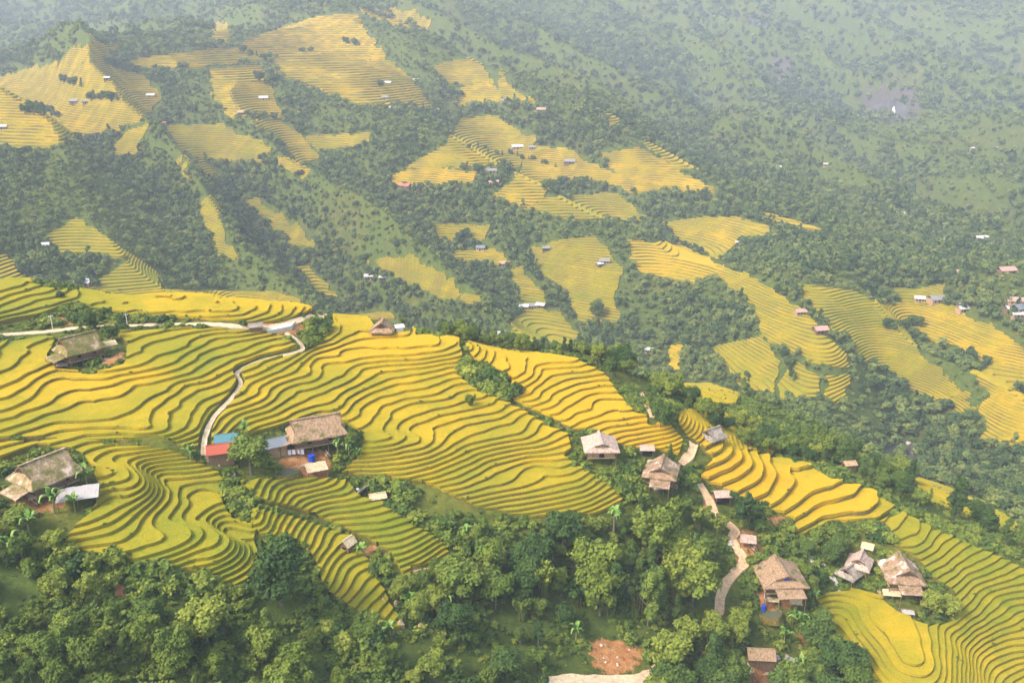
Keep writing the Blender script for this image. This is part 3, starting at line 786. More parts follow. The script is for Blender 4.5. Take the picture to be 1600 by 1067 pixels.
for i, (p, rv) in enumerate(FARP):
    w = wpoly(p, 10)
    D = np.hypot(w[:, 0], w[:, 1]).mean()
    A_ = 1.15 * max(.85, D / 600)
    cs = build_terraces([w], max(1.5, D / 330), A_, wob=.3, rice_h=.3, stalk=.6, seed=40 + i, edge_wob=D / 170)
    if not cs: continue
    v = []; t = []; mm = []; r = []; n = 0
    for c in cs:
        v.append(c['v']); t.append(c['t'] + n); mm.append(c['m']); n += len(c['v'])
        r.append(np.clip(.26 + rv * 0.62 + RS.uniform(-.09, .09) + 0 * c['v'][:, 0], 0, 1.4))
    me = mesh_from('rice_terraces', np.vstack(v), np.vstack(t), [M_RICE, M_BANK], np.concatenate(mm), {'ripe': ('FLOAT', np.concatenate(r))})
    link('rice_terraces', me, GROUND, kind='stuff')
    ftot += len(me.polygons)
print('far tris', ftot)

# ------------------------------------------------------------------ roads
def ribbon(name, w, hw, mat, lift=0.12, label=None):
    q = smooth_line(w, 3) if len(w) < 40 else w
    q = q[np.r_[True, np.linalg.norm(np.diff(q, axis=0), axis=1) > 0.2]]
    tg = np.gradient(q, axis=0); tg /= np.linalg.norm(tg, axis=1)[:, None] + 1e-9
    nn = np.c_[-tg[:, 1], tg[:, 0]]
    ss = np.r_[0, np.cumsum(np.linalg.norm(np.diff(q, axis=0), axis=1))]
    v = []
    zc = height(q[:, 0], q[:, 1])
    for o in (-1, -.4, .4, 1):
        ww = hw * (1 + 0.22 * noise2(ss / 1.6, ss * 0 + o * 7, 3))
        p = q + nn * (o * ww)[:, None]
        z = np.maximum(height(p[:, 0], p[:, 1]), zc - 0.1) + lift
        v.append(np.c_[p, z])
    for o in (0, 3):
        p = v[o].copy(); p[:, 2] -= 1.0; v.append(p)
    n = len(q); V_ = np.vstack(v); t = []
    for a, b in ((0, 1), (1, 2), (2, 3), (4, 0), (3, 5)):
        i = np.arange(n - 1)
        t.append(np.c_[a * n + i, a * n + i + 1, b * n + i + 1, b * n + i])
    me = mesh_from(name, V_, np.vstack(t), [mat])
    return link(name, me, kind='structure', label=label or name)
RL = {'road': 'pale concrete lane running level along the hillside', 'road.001': 'concrete lane climbing past the stone yard to the crest',
 'footpath': 'narrow pale footpath winding down through the paddies to the red roof', 'footpath.001': 'short dirt path dropping behind the crest',
 'footpath.002': 'pale path above the orange paddy', 'footpath.003': 'tan dirt track winding past the bamboo to the big stilt house', 'road.002': 'concrete road below the red landslide'}
for k, (w, hw) in PW.items():
    ribbon(k.split('.')[0], w, hw, M_ROAD if k.startswith('road') or k == 'footpath' else M_DIRT, label=RL[k])
# ------------------------------------------------------------------ plants
def mat_leaf(name, stops, rnd=0.5):
    m = NT(name, 0.75, 0.15)
    oi = m.n('ShaderNodeObjectInfo')
    f = m.attr('tint').outputs['Fac']
    x = m.math('ADD', m.math('MULTIPLY', oi.outputs['Random'], rnd), m.math('MULTIPLY', f, 1 - rnd))
    c = m.ramp(x, stops)
    m.col(c)
    m.b.inputs['Roughness'].default_value = .8
    return m.m
L_DARK = mat_leaf('dark_foliage', [(0.1, (0.020,0.044,0.011)), (0.5, (0.046,0.085,0.016)), (0.9, (0.101,0.142,0.025))])
L_MID = mat_leaf('green_foliage', [(0.1, (0.035,0.067,0.011)), (0.5, (0.084,0.128,0.018)), (0.9, (0.168,0.204,0.029))], .5)
L_LITE = mat_leaf('yellow_green_foliage', [(0.1, (0.055,0.085,0.012)), (0.5, (0.118,0.157,0.019)), (0.9, (0.227,0.247,0.034))])
L_FAR = mat_leaf('far_foliage', [(0.05, (0.024,0.048,0.016)), (0.4, (0.055,0.091,0.025)), (0.7, (0.101,0.138,0.034)), (0.95, (0.193,0.209,0.047))], .65)
L_FARLITE = mat_leaf('pale_far_foliage', [(0.05, (0.067,0.100,0.023)), (0.5, (0.126,0.166,0.037)), (0.95, (0.210,0.228,0.058))], .6)
L_BAN = mat_leaf('banana_leaf', [(0.1, (.05,.12,.02)), (0.6, (.12,.22,.035)), (0.95, (.26,.32,.09))], .3)
def plain(name, c, rough=.85, sc=1.5, var=.35, spec=.1, bump=.4, stretch=None, obj=True):
    m = NT(name, rough, spec); n = m.noise(sc, 5, vec=m.pos(obj), rough=.65, stretch=stretch)
    lo = tuple(x * (1 - var) for x in c); hi = tuple(min(1, x * (1 + var)) for x in c)
    m.col(m.ramp(n, [(.3, lo), (.7, hi)])); m.bump(n, bump, .1); return m.m
M_TRUNK = plain('bark', (.16,.13,.10), sc=3)
M_CULM = plain('bamboo_culm', (.16,.17,.05), sc=3)

def leaf_cloud(rs, lobes, n, size, tint_lo=0.15, flat=0.35):
    """leaf clumps on and in a set of round lobes; returns quads with a natural leaf tint"""
    lobes = np.array(lobes, float)
    wgt = lobes[:, 3] * lobes[:, 4]; wgt = wgt / wgt.sum()
    li = rs.choice(len(lobes), n, p=wgt)
    d = rs.normal(size=(n, 3)); d /= np.linalg.norm(d, axis=1)[:, None]
    d[:, 2] = np.where(d[:, 2] < -0.3, -d[:, 2], d[:, 2])
    rad = lobes[li][:, [3, 3, 4]]
    rr_ = rs.uniform(.78, 1.06, (n, 1)) * (1 + .10 * np.sin(d * 6 + li[:, None]).sum(1)[:, None])
    c = lobes[li][:, :3] + d * rad * rr_
    nrm = d + rs.normal(size=(n, 3)) * .55 + np.array([0, 0, flat]); nrm /= np.linalg.norm(nrm, axis=1)[:, None]
    h = rs.normal(size=(n, 3)); u = np.cross(nrm, h); u /= np.linalg.norm(u, axis=1)[:, None]; w = np.cross(nrm, u)
    s = size * rs.uniform(.6, 1.35, (n, 1))
    a = rs.uniform(.5, .9, (n, 1))
    v = np.stack([c - u * s, c + w * s * a - nrm * s * .15, c + u * s, c - w * s * a - nrm * s * .15], 1).reshape(-1, 3)
    q = np.arange(4 * n).reshape(-1, 4)
    lt = rs.uniform(0, .35, len(lobes))
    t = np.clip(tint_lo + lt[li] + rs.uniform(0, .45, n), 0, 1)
    return v, q, np.repeat(t, 4)
def ico(c, r, rz, sub=1):
    bmx = bmesh.new(); bmesh.ops.create_icosphere(bmx, subdivisions=sub, radius=1)
    v = np.array([x.co[:] for x in bmx.verts]); t = np.array([[y.index for y in f.verts] for f in bmx.faces]); bmx.free()
    return v * np.array([r, r, rz]) + np.array(c), t
import bmesh
ICO1 = ico((0, 0, 0), 1, 1, 1)
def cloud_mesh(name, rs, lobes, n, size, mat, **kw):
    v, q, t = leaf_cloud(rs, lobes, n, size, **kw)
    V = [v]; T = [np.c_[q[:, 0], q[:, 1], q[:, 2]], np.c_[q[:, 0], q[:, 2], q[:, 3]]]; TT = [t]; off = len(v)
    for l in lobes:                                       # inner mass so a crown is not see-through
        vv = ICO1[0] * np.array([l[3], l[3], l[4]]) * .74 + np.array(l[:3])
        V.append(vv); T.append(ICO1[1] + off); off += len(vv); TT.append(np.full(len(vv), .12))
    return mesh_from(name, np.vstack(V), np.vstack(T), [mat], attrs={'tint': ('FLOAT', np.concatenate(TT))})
def tube(pts, radii, seg=6):
    pts = np.array(pts, float); V = []; Q = []
    for i, p in enumerate(pts):
        d = pts[min(i + 1, len(pts) - 1)] - pts[max(i - 1, 0)]; d /= np.linalg.norm(d) + 1e-9
        a = np.cross(d, [0.31, 0.95, 0.1]); a /= np.linalg.norm(a); b = np.cross(d, a)
        for k in range(seg):
            th = 2 * math.pi * k / seg
            V.append(p + (a * math.cos(th) + b * math.sin(th)) * radii[i])
    for i in range(len(pts) - 1):
        for k in range(seg):
            Q.append((i * seg + k, i * seg + (k + 1) % seg, (i + 1) * seg + (k + 1) % seg, (i + 1) * seg + k))
    return np.array(V), np.array(Q)
def tubes_mesh(name, list_, mat, seg=6):
    V = []; Q = []; o = 0
    for pts, rad in list_:
        v, q = tube(pts, rad, seg); V.append(v); Q.append(q + o); o += len(v)
    return mesh_from(name, np.vstack(V), np.vstack(Q), [mat], smooth=True)

def round_lobes(rs, h, r, n, base=.35):
    L = [(0, 0, h * .62, r * .72, h * .30)]
    for i in range(n):
        a = rs.uniform(0, 6.28); z = rs.uniform(base, .86); k = math.sqrt(max(0, 1 - ((z - .58) / .42) ** 2))
        q = r * k * rs.uniform(.55, .8)
        s = r * rs.uniform(.28, .46)
        L.append((q * math.cos(a), q * math.sin(a), h * z, s, s * rs.uniform(.7, .95)))
    return L
def slim_lobes(rs, h, r, n):
    L = []
    for i in range(n):
        z = rs.uniform(.25, .95); a = rs.uniform(0, 6.28); q = r * (1.05 - z) * rs.uniform(.3, 1)
        s = r * rs.uniform(.3, .5) * (1.25 - z * .7)
        L.append((q * math.cos(a), q * math.sin(a), h * z, s, s * 1.25))
    return L
PROTO = {}
def trunk_mesh(rs, h, r, tall=.55, limbs=4):
    l = [([(0, 0, -1.2), (.1, 0, h * .25), (rs.uniform(-.3, .3), rs.uniform(-.3, .3), h * tall)], [r, r * .8, r * .4])]
    for i in range(limbs):
        a = rs.uniform(0, 6.28); z = h * rs.uniform(.28, .5); q = h * rs.uniform(.14, .24)
        l.append(([(0, 0, z), (q * .6 * math.cos(a), q * .6 * math.sin(a), z + h * .13), (q * math.cos(a), q * math.sin(a), z + h * .26)], [r * .45, r * .3, r * .12]))
    return tubes_mesh('trunk', l, M_TRUNK)
def proto(kind, crown, trunk, height_): PROTO.setdefault(kind, []).append((crown, trunk, height_))
for i in range(5):
    rs = np.random.RandomState(100 + i); h = 9.0; r = 3.9
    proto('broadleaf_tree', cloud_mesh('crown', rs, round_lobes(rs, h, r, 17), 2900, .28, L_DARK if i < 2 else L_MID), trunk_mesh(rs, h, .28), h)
for i in range(3):
    rs = np.random.RandomState(200 + i); h = 8.0; r = 3.4
    proto('leafy_tree', cloud_mesh('crown', rs, round_lobes(rs, h, r, 14, .3), 2300, .30, L_LITE), trunk_mesh(rs, h, .22), h)
for i in range(3):
    rs = np.random.RandomState(300 + i); h = 13.0
    proto('slender_tree', cloud_mesh('crown', rs, slim_lobes(rs, h, 2.6, 20), 2300, .28, L_MID if i else L_DARK), trunk_mesh(rs, h, .2, .8, 5), h)
for i in range(4):
    rs = np.random.RandomState(400 + i)
    L = [(rs.uniform(-.8, .8), rs.uniform(-.8, .8), rs.uniform(.35, .9), rs.uniform(.5, .9), rs.uniform(.45, .8)) for _ in range(6)]
    proto('shrub', cloud_mesh('crown', rs, L, 420, .2, (L_MID, L_LITE, L_DARK, L_LITE)[i]), None, 1.8)
def bamboo_proto(rs, arch=1.0, n=22, h=8.0):
    culms = []; L = []
    for i in range(n):
        a = rs.uniform(0, 6.28); b0 = rs.uniform(0, .8); hh = h * rs.uniform(.7, 1.05); out = rs.uniform(.6, 2.6) * arch
        pts = []
        for t in (0, .3, .55, .75, .9, 1.0):
            q = b0 + out * t ** 2.2; z = hh * (t - .26 * t ** 4 * arch) - (.6 if t == 0 else 0)
            pts.append((q * math.cos(a), q * math.sin(a), z))
        culms.append((pts, [.06, .055, .045, .035, .02, .01]))
        for t in range(2, 6):
            p = pts[t]; L.append((p[0], p[1], p[2], .55, .6))
    return cloud_mesh('leaves', rs, L, 1500, .26, L_LITE if arch < 1.2 else L_DARK, flat=0), tubes_mesh('culms', culms, M_CULM, 4)
for i in range(3):
    rs = np.random.RandomState(500 + i); a, b = bamboo_proto(rs, (0.8, 1.0, 1.3)[i]); proto('bamboo_clump', a, b, 8.0)
rs = np.random.RandomState(600)
L = []
for z in np.linspace(.18, .97, 12):
    rr_ = 1.7 * (1.05 - z) + .15
    for k in range(5):
        a = rs.uniform(0, 6.28); L.append((rr_ * .6 * math.cos(a), rr_ * .6 * math.sin(a), 9 * z, rr_ * .5, .5))
proto('conifer', cloud_mesh('crown', rs, L, 1500, .3, L_DARK), tubes_mesh('trunk', [([(0, 0, -1), (0, 0, 8.6)], [.18, .04])], M_TRUNK), 9.0)
# banana: each broad leaf is a part
def banana_leaf(rs, ln=2.6, wd=.36, rise=.9, droop=1.3):
    n = 7; V = []; Q = []
    for i in range(n):
        t = i / (n - 1); x = .1 + ln * (t - .15 * t * t) * .85; z = rise * math.sin(t * 1.9) * 1.3 - droop * t ** 3 * .8
        w = wd * math.sin(min(1, t * 1.15 + .08) * math.pi * .93) + .03
        V += [(x, -w, z - w * .35), (x, 0, z), (x, w, z - w * .35)]
    for i in range(n - 1):
        for k in (0, 1): Q.append((i * 3 + k, i * 3 + k + 1, i * 3 + k + 4, i * 3 + k + 3))
    return mesh_from('leaf', V, Q, [L_BAN], attrs={'tint': ('FLOAT', rs.uniform(.2, 1, len(V)))}, smooth=True)
BL = [banana_leaf(np.random.RandomState(700 + i), 2.2 + .3 * i, .34 + .03 * i, .8 + .25 * i, 1.0 + .2 * i) for i in range(4)]
BSTEM = tubes_mesh('stem', [([(0, 0, -.6), (0, 0, 1.3), (.04, 0, 2.5)], [.16, .13, .07])], plain('banana_stem', (.20,.22,.07)))
def banana(x, y, sc, label, group=None, rz=0, name='banana_plant'):
    e = bpy.data.objects.new(name, None); COL.objects.link(e)
    e.location = (x, y, float(height(x, y))); e.scale = (sc,) * 3; e.rotation_euler = (0, 0, rz)
    e['label'] = label; e['category'] = 'banana plant'
    if group: e['group'] = group
    link('stem', BSTEM, e)
    k = 9
    for i in range(k):
        o = link('leaf', BL[(i * 3) % 4], e); o.location = (0, 0, 2.3)
        o.rotation_euler = (0, random.uniform(-.75, .15), i * 2.4 + random.uniform(-.3, .3))
        o.scale = (random.uniform(.8, 1.1),) * 3
    return e
CAT = {'broadleaf_tree': 'tree', 'leafy_tree': 'tree', 'slender_tree': 'tree', 'shrub': 'shrub', 'bamboo_clump': 'bamboo', 'conifer': 'tree'}
NPL = {}
def plant(kind, x, y, h, label, group=None, var=None, wide=1.0, flat=False):
    ps = PROTO[kind]; cr, tk, ph = ps[(var if var is not None else random.randrange(len(ps)))]
    s = h / ph; NPL[kind] = NPL.get(kind, 0) + 1
    if tk is None or flat:
        e = bpy.data.objects.new(kind, cr); COL.objects.link(e)
    else:
        e = bpy.data.objects.new(kind, None); COL.objects.link(e)
        link('leaves' if kind == 'bamboo_clump' else 'crown', cr, e); link('culms' if kind == 'bamboo_clump' else 'trunk', tk, e)
    e.location = (x, y, float(height(x, y)) - .1)
    e.rotation_euler = (0, 0, random.uniform(0, 6.28)); e.scale = (s * wide, s * wide, s)
    e['label'] = label; e['category'] = CAT[kind]
    if group: e['group'] = group
    return e
def plant_px(kind, px, py, h, label, group=None, **kw):
    w = cast(px, py)[0]; return plant(kind, w[0], w[1], h, label, group, **kw)

# all paddies as one "no trees here" test
FARW = [wpoly(p, 30) for p, _ in FARP]
def in_fields(x, y, m=1.0):
    r = np.zeros(x.shape, bool)
    for p in npolys + FARW:
        b = (x > p[:, 0].min() - 9) & (x < p[:, 0].max() + 9) & (y > p[:, 1].min() - 9) & (y < p[:, 1].max() + 9)
        if b.any(): r[b] |= poly_sd(x[b], y[b], p) > -m
    for w, hw in PW.values():
        b = (x > w[:, 0].min() - 9) & (x < w[:, 0].max() + 9) & (y > w[:, 1].min() - 9) & (y < w[:, 1].max() + 9)
        if b.any(): r[b] |= line_d(x[b], y[b], w) < hw + m
    return r
def scatter(poly_px, spacing, seed, jitter=.45, margin=1.0, avoid=()):
    w = wpoly(poly_px, 25); rs = np.random.RandomState(seed)
    x0, y0 = w.min(0); x1, y1 = w.max(0)
    X, Y = np.meshgrid(np.arange(x0, x1, spacing), np.arange(y0, y1, spacing))
    X[::2] += spacing / 2
    X = X.ravel() + rs.uniform(-1, 1, X.size) * spacing * jitter; Y = Y.ravel() + rs.uniform(-1, 1, Y.size) * spacing * jitter
    k = (poly_sd(X, Y, w) > 0) & ~in_fields(X, Y, margin)
    for (ax_, ay_, ar_) in KEEPOUT: k &= np.hypot(X - ax_, Y - ay_) > ar_
    return X[k], Y[k]
KEEPOUT = []
def keep(px, py, r):
    w = cast(px, py)[0]; KEEPOUT.append((w[0], w[1], r))
for a in [(78,760,9),(130,560,9),(492,700,10),(440,715,7),(345,712,6),(937,715,7),(1033,755,6),(1216,925,8),(1200,965,5),(1405,918,7),(1415,950,5),(1127,780,4),(1340,890,4),
          (1326,905,4),(1187,1032,5),(1168,850,4),(1240,1035,5),(1165,1055,4),(440,946,5.5),(393,741,5),(1150,905,4),(1130,930,4),(1120,815,4),(115,790,6),(565,770,4),(545,860,3),(1010,705,3),(1113,690,4),(968,1030,9),(505,730,5),(432,513,7)]: keep(*a)

WOODS = [ # outline, spacing m, kinds(weights), height range, label, group, seed
 ([(-160,935),(40,915),(110,925),(200,955),(330,975),(420,990),(520,1020),(560,1170),(-160,1170)], 4.7, ('broadleaf_tree','leafy_tree','broadleaf_tree','slender_tree','leafy_tree','bamboo_clump'), (3.4,8.2), 'rounded green tree in the dense wood below the left terraces', 'trees of the wood at the bottom left'),
 ([(-160,800),(20,800),(60,840),(110,868),(60,885),(-160,900)], 5.0, ('broadleaf_tree','leafy_tree'), (3,5.5), 'dark leafy tree on the slope under the mossy stilt house', 'trees under the lower left house'),
 ([(560,1000),(640,1010),(700,990),(760,1000),(860,1010),(905,1030),(890,1060),(760,1180),(560,1180)], 5.0, ('broadleaf_tree','leafy_tree','slender_tree','bamboo_clump'), (2.8,7.5), 'bushy tree between the gully path and the bottom road', 'trees of the gully bottom'),
 ([(690,905),(760,860),(870,868),(930,880),(960,960),(900,1000),(780,990),(720,970)], 5.0, ('broadleaf_tree','slender_tree','leafy_tree','bamboo_clump','slender_tree'), (4,10.5), 'dark crowded tree in the gully wood under the big golden field', 'trees of the middle gully wood'),
 ([(930,885),(980,862),(1050,850),(1098,862),(1100,930),(1080,985),(1000,985),(930,960)], 4.0, ('slender_tree','slender_tree','leafy_tree','bamboo_clump'), (8,14.5), 'tall feathery tree in the grove left of the dirt track', 'tall trees of the grove beside the track'),
 ([(1010,1040),(1060,1000),(1150,980),(1180,1010),(1150,1060),(1150,1180),(1010,1180)], 5.0, ('broadleaf_tree','leafy_tree'), (6,9), 'leafy tree between the bottom road and the brown shed', 'trees at the bottom by the shed'),
 ([(1260,990),(1300,1000),(1330,1060),(1345,1180),(1200,1180),(1220,1075)], 5.0, ('broadleaf_tree',), (7,10), 'dark tree right of the brown shed beside the curved terraces', 'trees beside the curved terraces'),
 ([(1212,722),(1260,722),(1330,745),(1400,778),(1470,812),(1600,872),(1750,940),(1750,905),(1600,850),(1480,790),(1400,745),(1300,700),(1215,690)], 6.6, ('broadleaf_tree','slender_tree','broadleaf_tree'), (5,8.8), 'dark green tree on the back of the ridge above the right terraces', 'trees along the right ridge'),
 None,
 ([(1240,860),(1290,850),(1330,850),(1345,880),(1320,890),(1290,880),(1240,880)], 4.5, ('broadleaf_tree',), (4,6.5), 'dense tree behind the two small brown huts', 'trees behind the twin huts'),
 ([(1440,930),(1470,925),(1490,960),(1470,990),(1435,975)], 3.6, ('broadleaf_tree','leafy_tree'), (4,6), 'leafy tree on the right of the patched stilt house', 'trees right of the patched house'),
 ([(1255,905),(1290,900),(1280,950),(1255,955)], 3.6, ('broadleaf_tree','leafy_tree'), (3,5), 'green tree on the right of the big brown stilt house', 'trees beside the big brown house'),
 ([(600,930),(700,905),(720,975),(660,985)], 4.5, ('leafy_tree','broadleaf_tree'), (4,7), 'light green tree at the foot of the green terraces', 'trees at the foot of the green terraces'),
]
NW = 0
TONE = {'dark_foliage': 'dark green', 'green_foliage': 'green', 'yellow_green_foliage': 'yellow green'}
WHERE = ['the bottom left wood', 'the slope below the left house', 'the wood above the bottom road', 'the middle gully wood', 'the tall grove by the track', 'the trees below the grove',
 'the trees beside the curved terraces', 'the ridge trees', 'the row behind the golden crest', 'the trees behind the twin huts', 'the trees right of the rightmost house', 'the trees right of the big house', 'the trees under the green terraces']
for i, wd_ in enumerate(WOODS):
    if wd_ is None: continue
    pl, sp_, kinds, (h0, h1), lab, grp = wd_
    X, Y = scatter(pl, sp_, 900 + i)
    px_, py_, d_ = to_pix(X, Y, height(X, Y))
    for x, y, qx, qy in zip(X, Y, px_, py_):
        if qx < -35 or qx > 1635 or qy > 1135: continue
        k_ = random.choice(kinds); v_ = random.randrange(len(PROTO[k_])); hh = random.uniform(h0, h1)
        q = (hh - h0) / (h1 - h0); xs_ = [p[0] for p in pl]; ys_ = [p[1] for p in pl]
        tx = (qx - max(0, min(xs_))) / (min(1600, max(xs_)) - max(0, min(xs_))); ty = (qy - min(ys_)) / (min(1100, max(ys_)) - min(ys_))
        size = 'tall' if q > .66 else 'medium' if q > .33 else 'low'
        tone = TONE[PROTO[k_][v_][0].materials[0].name]; shp = {'broadleaf_tree': 'round', 'leafy_tree': 'loose', 'slender_tree': 'slender', 'bamboo_clump': 'arching'}[k_]
        side = 'left' if tx < .33 else 'middle' if tx < .66 else 'right'; row = 'back' if ty < .33 else 'centre' if ty < .66 else 'front'
        word_ = 'bamboo' if k_ == 'bamboo_clump' else 'tree'
        plant(k_, x, y, hh, f'{size} {shp} {tone} {word_}, {row} {side} of {WHERE[i]}', grp, wide=random.uniform(.8, 1.2), var=v_); NW += 1
cr_ = cast([c[0] for c in CREST[3:9]], [c[1] + 6 for c in CREST[3:9]])
q_ = smooth_line(cr_[:, :2], 14)
for i in range(len(q_)):
    for k_ in range(2):
        x, y = q_[i] * (1 + (random.uniform(8, 15) + 9 * k_) / np.linalg.norm(q_[i])); x += random.uniform(-2, 2)
        qx = float(to_pix(x, y, height(x, y))[0])
        if qx < 690 or 990 < qx < 1020: continue
        kd = random.choice(('broadleaf_tree', 'leafy_tree', 'slender_tree')); v_ = random.randrange(3); hh = random.uniform(3.5, 6.5) + 1.5 * k_
        plant(kd, x, y, hh, f"{'tall' if hh > 6 else 'low'} {TONE[PROTO[kd][v_][0].materials[0].name]} tree just behind the golden crest {'left of centre' if qx < 800 else 'at centre' if qx < 900 else 'right of centre'}", 'trees behind the golden crest', var=v_)
print('wood trees', NW)
SHRUBS = [
 ([(0,845),(200,880),(400,915),(560,965),(640,1000),(560,1020),(400,975),(200,930),(0,880)], 2.7, (1.2,3), 'low shrub between the wood and the lower left terraces', 'shrubs above the bottom left wood'),
 ([(700,565),(745,568),(800,600),(805,640),(770,628),(725,605)], 2.3, (1.5,3.6), 'shrub in the green gully that splits the golden terraces', 'shrubs of the golden gully'),
 ([(860,705),(900,712),(960,745),(985,780),(950,760),(900,735)], 2.2, (1.2,2.6), 'shrub in the bushy strip below the pale roofed house', 'shrubs below the pale house'),
 ([(940,720),(1010,715),(1020,760),(1000,790),(960,760)], 2.6, (1,2.2), 'low bush on the grass below the pale roofed house', 'bushes on the grass knoll'),
 ([(1060,740),(1090,700),(1110,730),(1090,760),(1120,800),(1080,800)], 2.8, (1.2,2.6), 'bush beside the pale track above the grove', 'bushes beside the track'),
 ([(1150,800),(1240,830),(1360,820),(1400,850),(1340,850),(1240,850),(1160,820)], 2.8, (1.2,3.2), 'bush on the bank below the orange paddies', 'bushes below the orange paddies'),
 ([(1170,965),(1290,960),(1320,1060),(1180,1020)], 3.0, (1.2,3), 'bush on the slope under the big brown house', 'bushes under the big brown house'),
 ([(1130,870),(1185,860),(1180,930),(1130,960)], 2.6, (1.2,2.6), 'bush between the dirt track and the big brown house', 'bushes between track and house'),
 ([(70,470),(140,485),(300,500),(390,508),(300,508),(150,508),(40,520),(60,500)], 2.8, (.9,2.4), 'bush on the bank above the concrete lane', 'bushes above the lane'),
 ([(470,500),(510,505),(512,530),(480,545)], 2.2, (1.2,2.5), 'bush in the round thicket by the stone yard', 'bushes by the stone yard'),
 ([(540,765),(700,800),(830,830),(960,815),(960,860),(830,870),(700,860),(640,830)], 2.9, (1.2,3.2), 'shrub in the strip between the golden field and the gully wood', 'shrubs above the gully wood'),
 ([(345,745),(400,745),(390,800),(350,800)], 2.6, (1.2,2.6), 'shrub on the grassy strip below the red roof', 'shrubs below the red roof'),
 ([(275,700),(320,715),(330,735),(280,725)], 2.2, (1.2,2.4), 'shrub beside the lower end of the footpath', 'shrubs at the footpath end'),
 ([(960,590),(1060,645),(1060,665),(1000,655)], 2.6, (1,2.2), 'bush on the grassy hump of the crest', 'bushes on the crest hump'),
 ([(-60,730),(40,720),(30,760),(-60,790)], 2.6, (1.2,2.6), 'bush left of the mossy roofed stilt house', 'bushes left of the lower left house'),
 ([(1300,900),(1340,905),(1400,950),(1330,930)], 3, (.8,1.6), 'small bush between the huts and the patched house', 'bushes between the huts'),
 ([(560,870),(640,870),(680,930),(620,930)], 2.6, (1,2.4), 'bush around the little straw hut', 'bushes around the straw hut'),
]
for i, (pl, sp_, (h0, h1), lab, grp) in enumerate(SHRUBS):
    X, Y = scatter(pl, sp_, 1200 + i, margin=.2)
    px_, py_, d_ = to_pix(X, Y, height(X, Y))
    for x, y, qx, qy in zip(X, Y, px_, py_):
        if not (-10 < qx < 1610 and qy < 1085): continue
        hh = random.uniform(h0, h1) * 1.15; v_ = random.randrange(4); tx = (qx - px_.min()) / (np.ptp(px_) + 1)
        words = lab.split(' ', 1); rest_ = lab[lab.index('shrub') + 6:] if 'shrub' in lab else lab[lab.index('bush') + 5:]
        size = 'high' if hh > (h0 + h1) * .62 else 'small'
        plant('shrub', x, y, hh, f"{size} {('green', 'pale green', 'dark green', 'pale green')[v_]} shrub {('left', 'middle', 'right')[min(2, int(tx * 3))]} {rest_}", grp, var=v_, wide=random.uniform(.9, 1.4))
print(NPL)

def scatter_stuff(name, pts, sizes, models, picks, label, rs):
    pm = bpy.data.meshes.new(name)
    pm.vertices.add(len(pts)); pm.vertices.foreach_set('co', np.asarray(pts, np.float32).ravel())
    for an, ty, val in (('size', 'FLOAT', sizes), ('turn', 'FLOAT', rs.uniform(0, 6.28, len(pts))), ('pick', 'INT', picks)):
        at = pm.attributes.new(an, ty, 'POINT'); at.data.foreach_set('value', np.asarray(val, np.float32 if ty == 'FLOAT' else np.int32))
    fcol = bpy.data.collections.new(name + '_models')
    for m in models: fcol.objects.link(bpy.data.objects.new(name + '_model', m))
    fo = link(name, pm, kind='stuff', label=label)
    ng = bpy.data.node_groups.new(name + '_scatter', 'GeometryNodeTree')
    ng.interface.new_socket('Geometry', in_out='INPUT', socket_type='NodeSocketGeometry')
    ng.interface.new_socket('Geometry', in_out='OUTPUT', socket_type='NodeSocketGeometry')
    gi = ng.nodes.new('NodeGroupInput'); go = ng.nodes.new('NodeGroupOutput')
    m2p = ng.nodes.new('GeometryNodeMeshToPoints'); iop = ng.nodes.new('GeometryNodeInstanceOnPoints')
    ci_ = ng.nodes.new('GeometryNodeCollectionInfo'); ci_.inputs['Collection'].default_value = fcol; ci_.inputs['Separate Children'].default_value = True
    ci_.inputs['Reset Children'].default_value = True
    def named(n, t):
        a = ng.nodes.new('GeometryNodeInputNamedAttribute'); a.data_type = t; a.inputs['Name'].default_value = n; return a
    a1 = named('size', 'FLOAT'); a2 = named('turn', 'FLOAT'); a3 = named('pick', 'INT')
    cx = ng.nodes.new('ShaderNodeCombineXYZ'); lk = ng.links.new
    lk(gi.outputs[0], m2p.inputs['Mesh']); lk(m2p.outputs[0], iop.inputs['Points']); lk(ci_.outputs[0], iop.inputs['Instance'])
    iop.inputs['Pick Instance'].default_value = True
    lk(a3.outputs[0], iop.inputs['Instance Index']); lk(a2.outputs[0], cx.inputs['Z'])
    e2r = ng.nodes.new('FunctionNodeEulerToRotation'); lk(cx.outputs[0], e2r.inputs[0]); lk(e2r.outputs[0], iop.inputs['Rotation'])
    lk(a1.outputs[0], iop.inputs['Scale']); lk(iop.outputs[0], go.inputs[0])
    mod = fo.modifiers.new('scatter', 'NODES'); mod.node_group = ng
    return fo
rs = np.random.RandomState(21)
X, Y = np.meshgrid(np.arange(-210, 230, 1.3), np.arange(95, 340, 1.3))
X = (X + rs.uniform(-.75, .75, X.shape)).ravel(); Y = (Y + rs.uniform(-.75, .75, Y.shape)).ravel()
Z = height(X, Y); qx, qy, _ = to_pix(X, Y, Z)
dn = fbm(X / 9, Y / 9, 3, 91); zi = height(X, Y, ZN[..., 0])
k = (qx > -30) & (qx < 1630) & (qy < 1100) & (dn + rs.uniform(-.35, .35, X.size) > -.28) & (zi < .5)
X, Y, Z, dn = X[k], Y[k], Z[k], dn[k]
k = ~in_fields(X, Y, .35)
for (ax_, ay_, ar_) in KEEPOUT: k &= np.hypot(X - ax_, Y - ay_) > ar_ * .55
X, Y, Z, dn = X[k], Y[k], Z[k], dn[k]
um = []
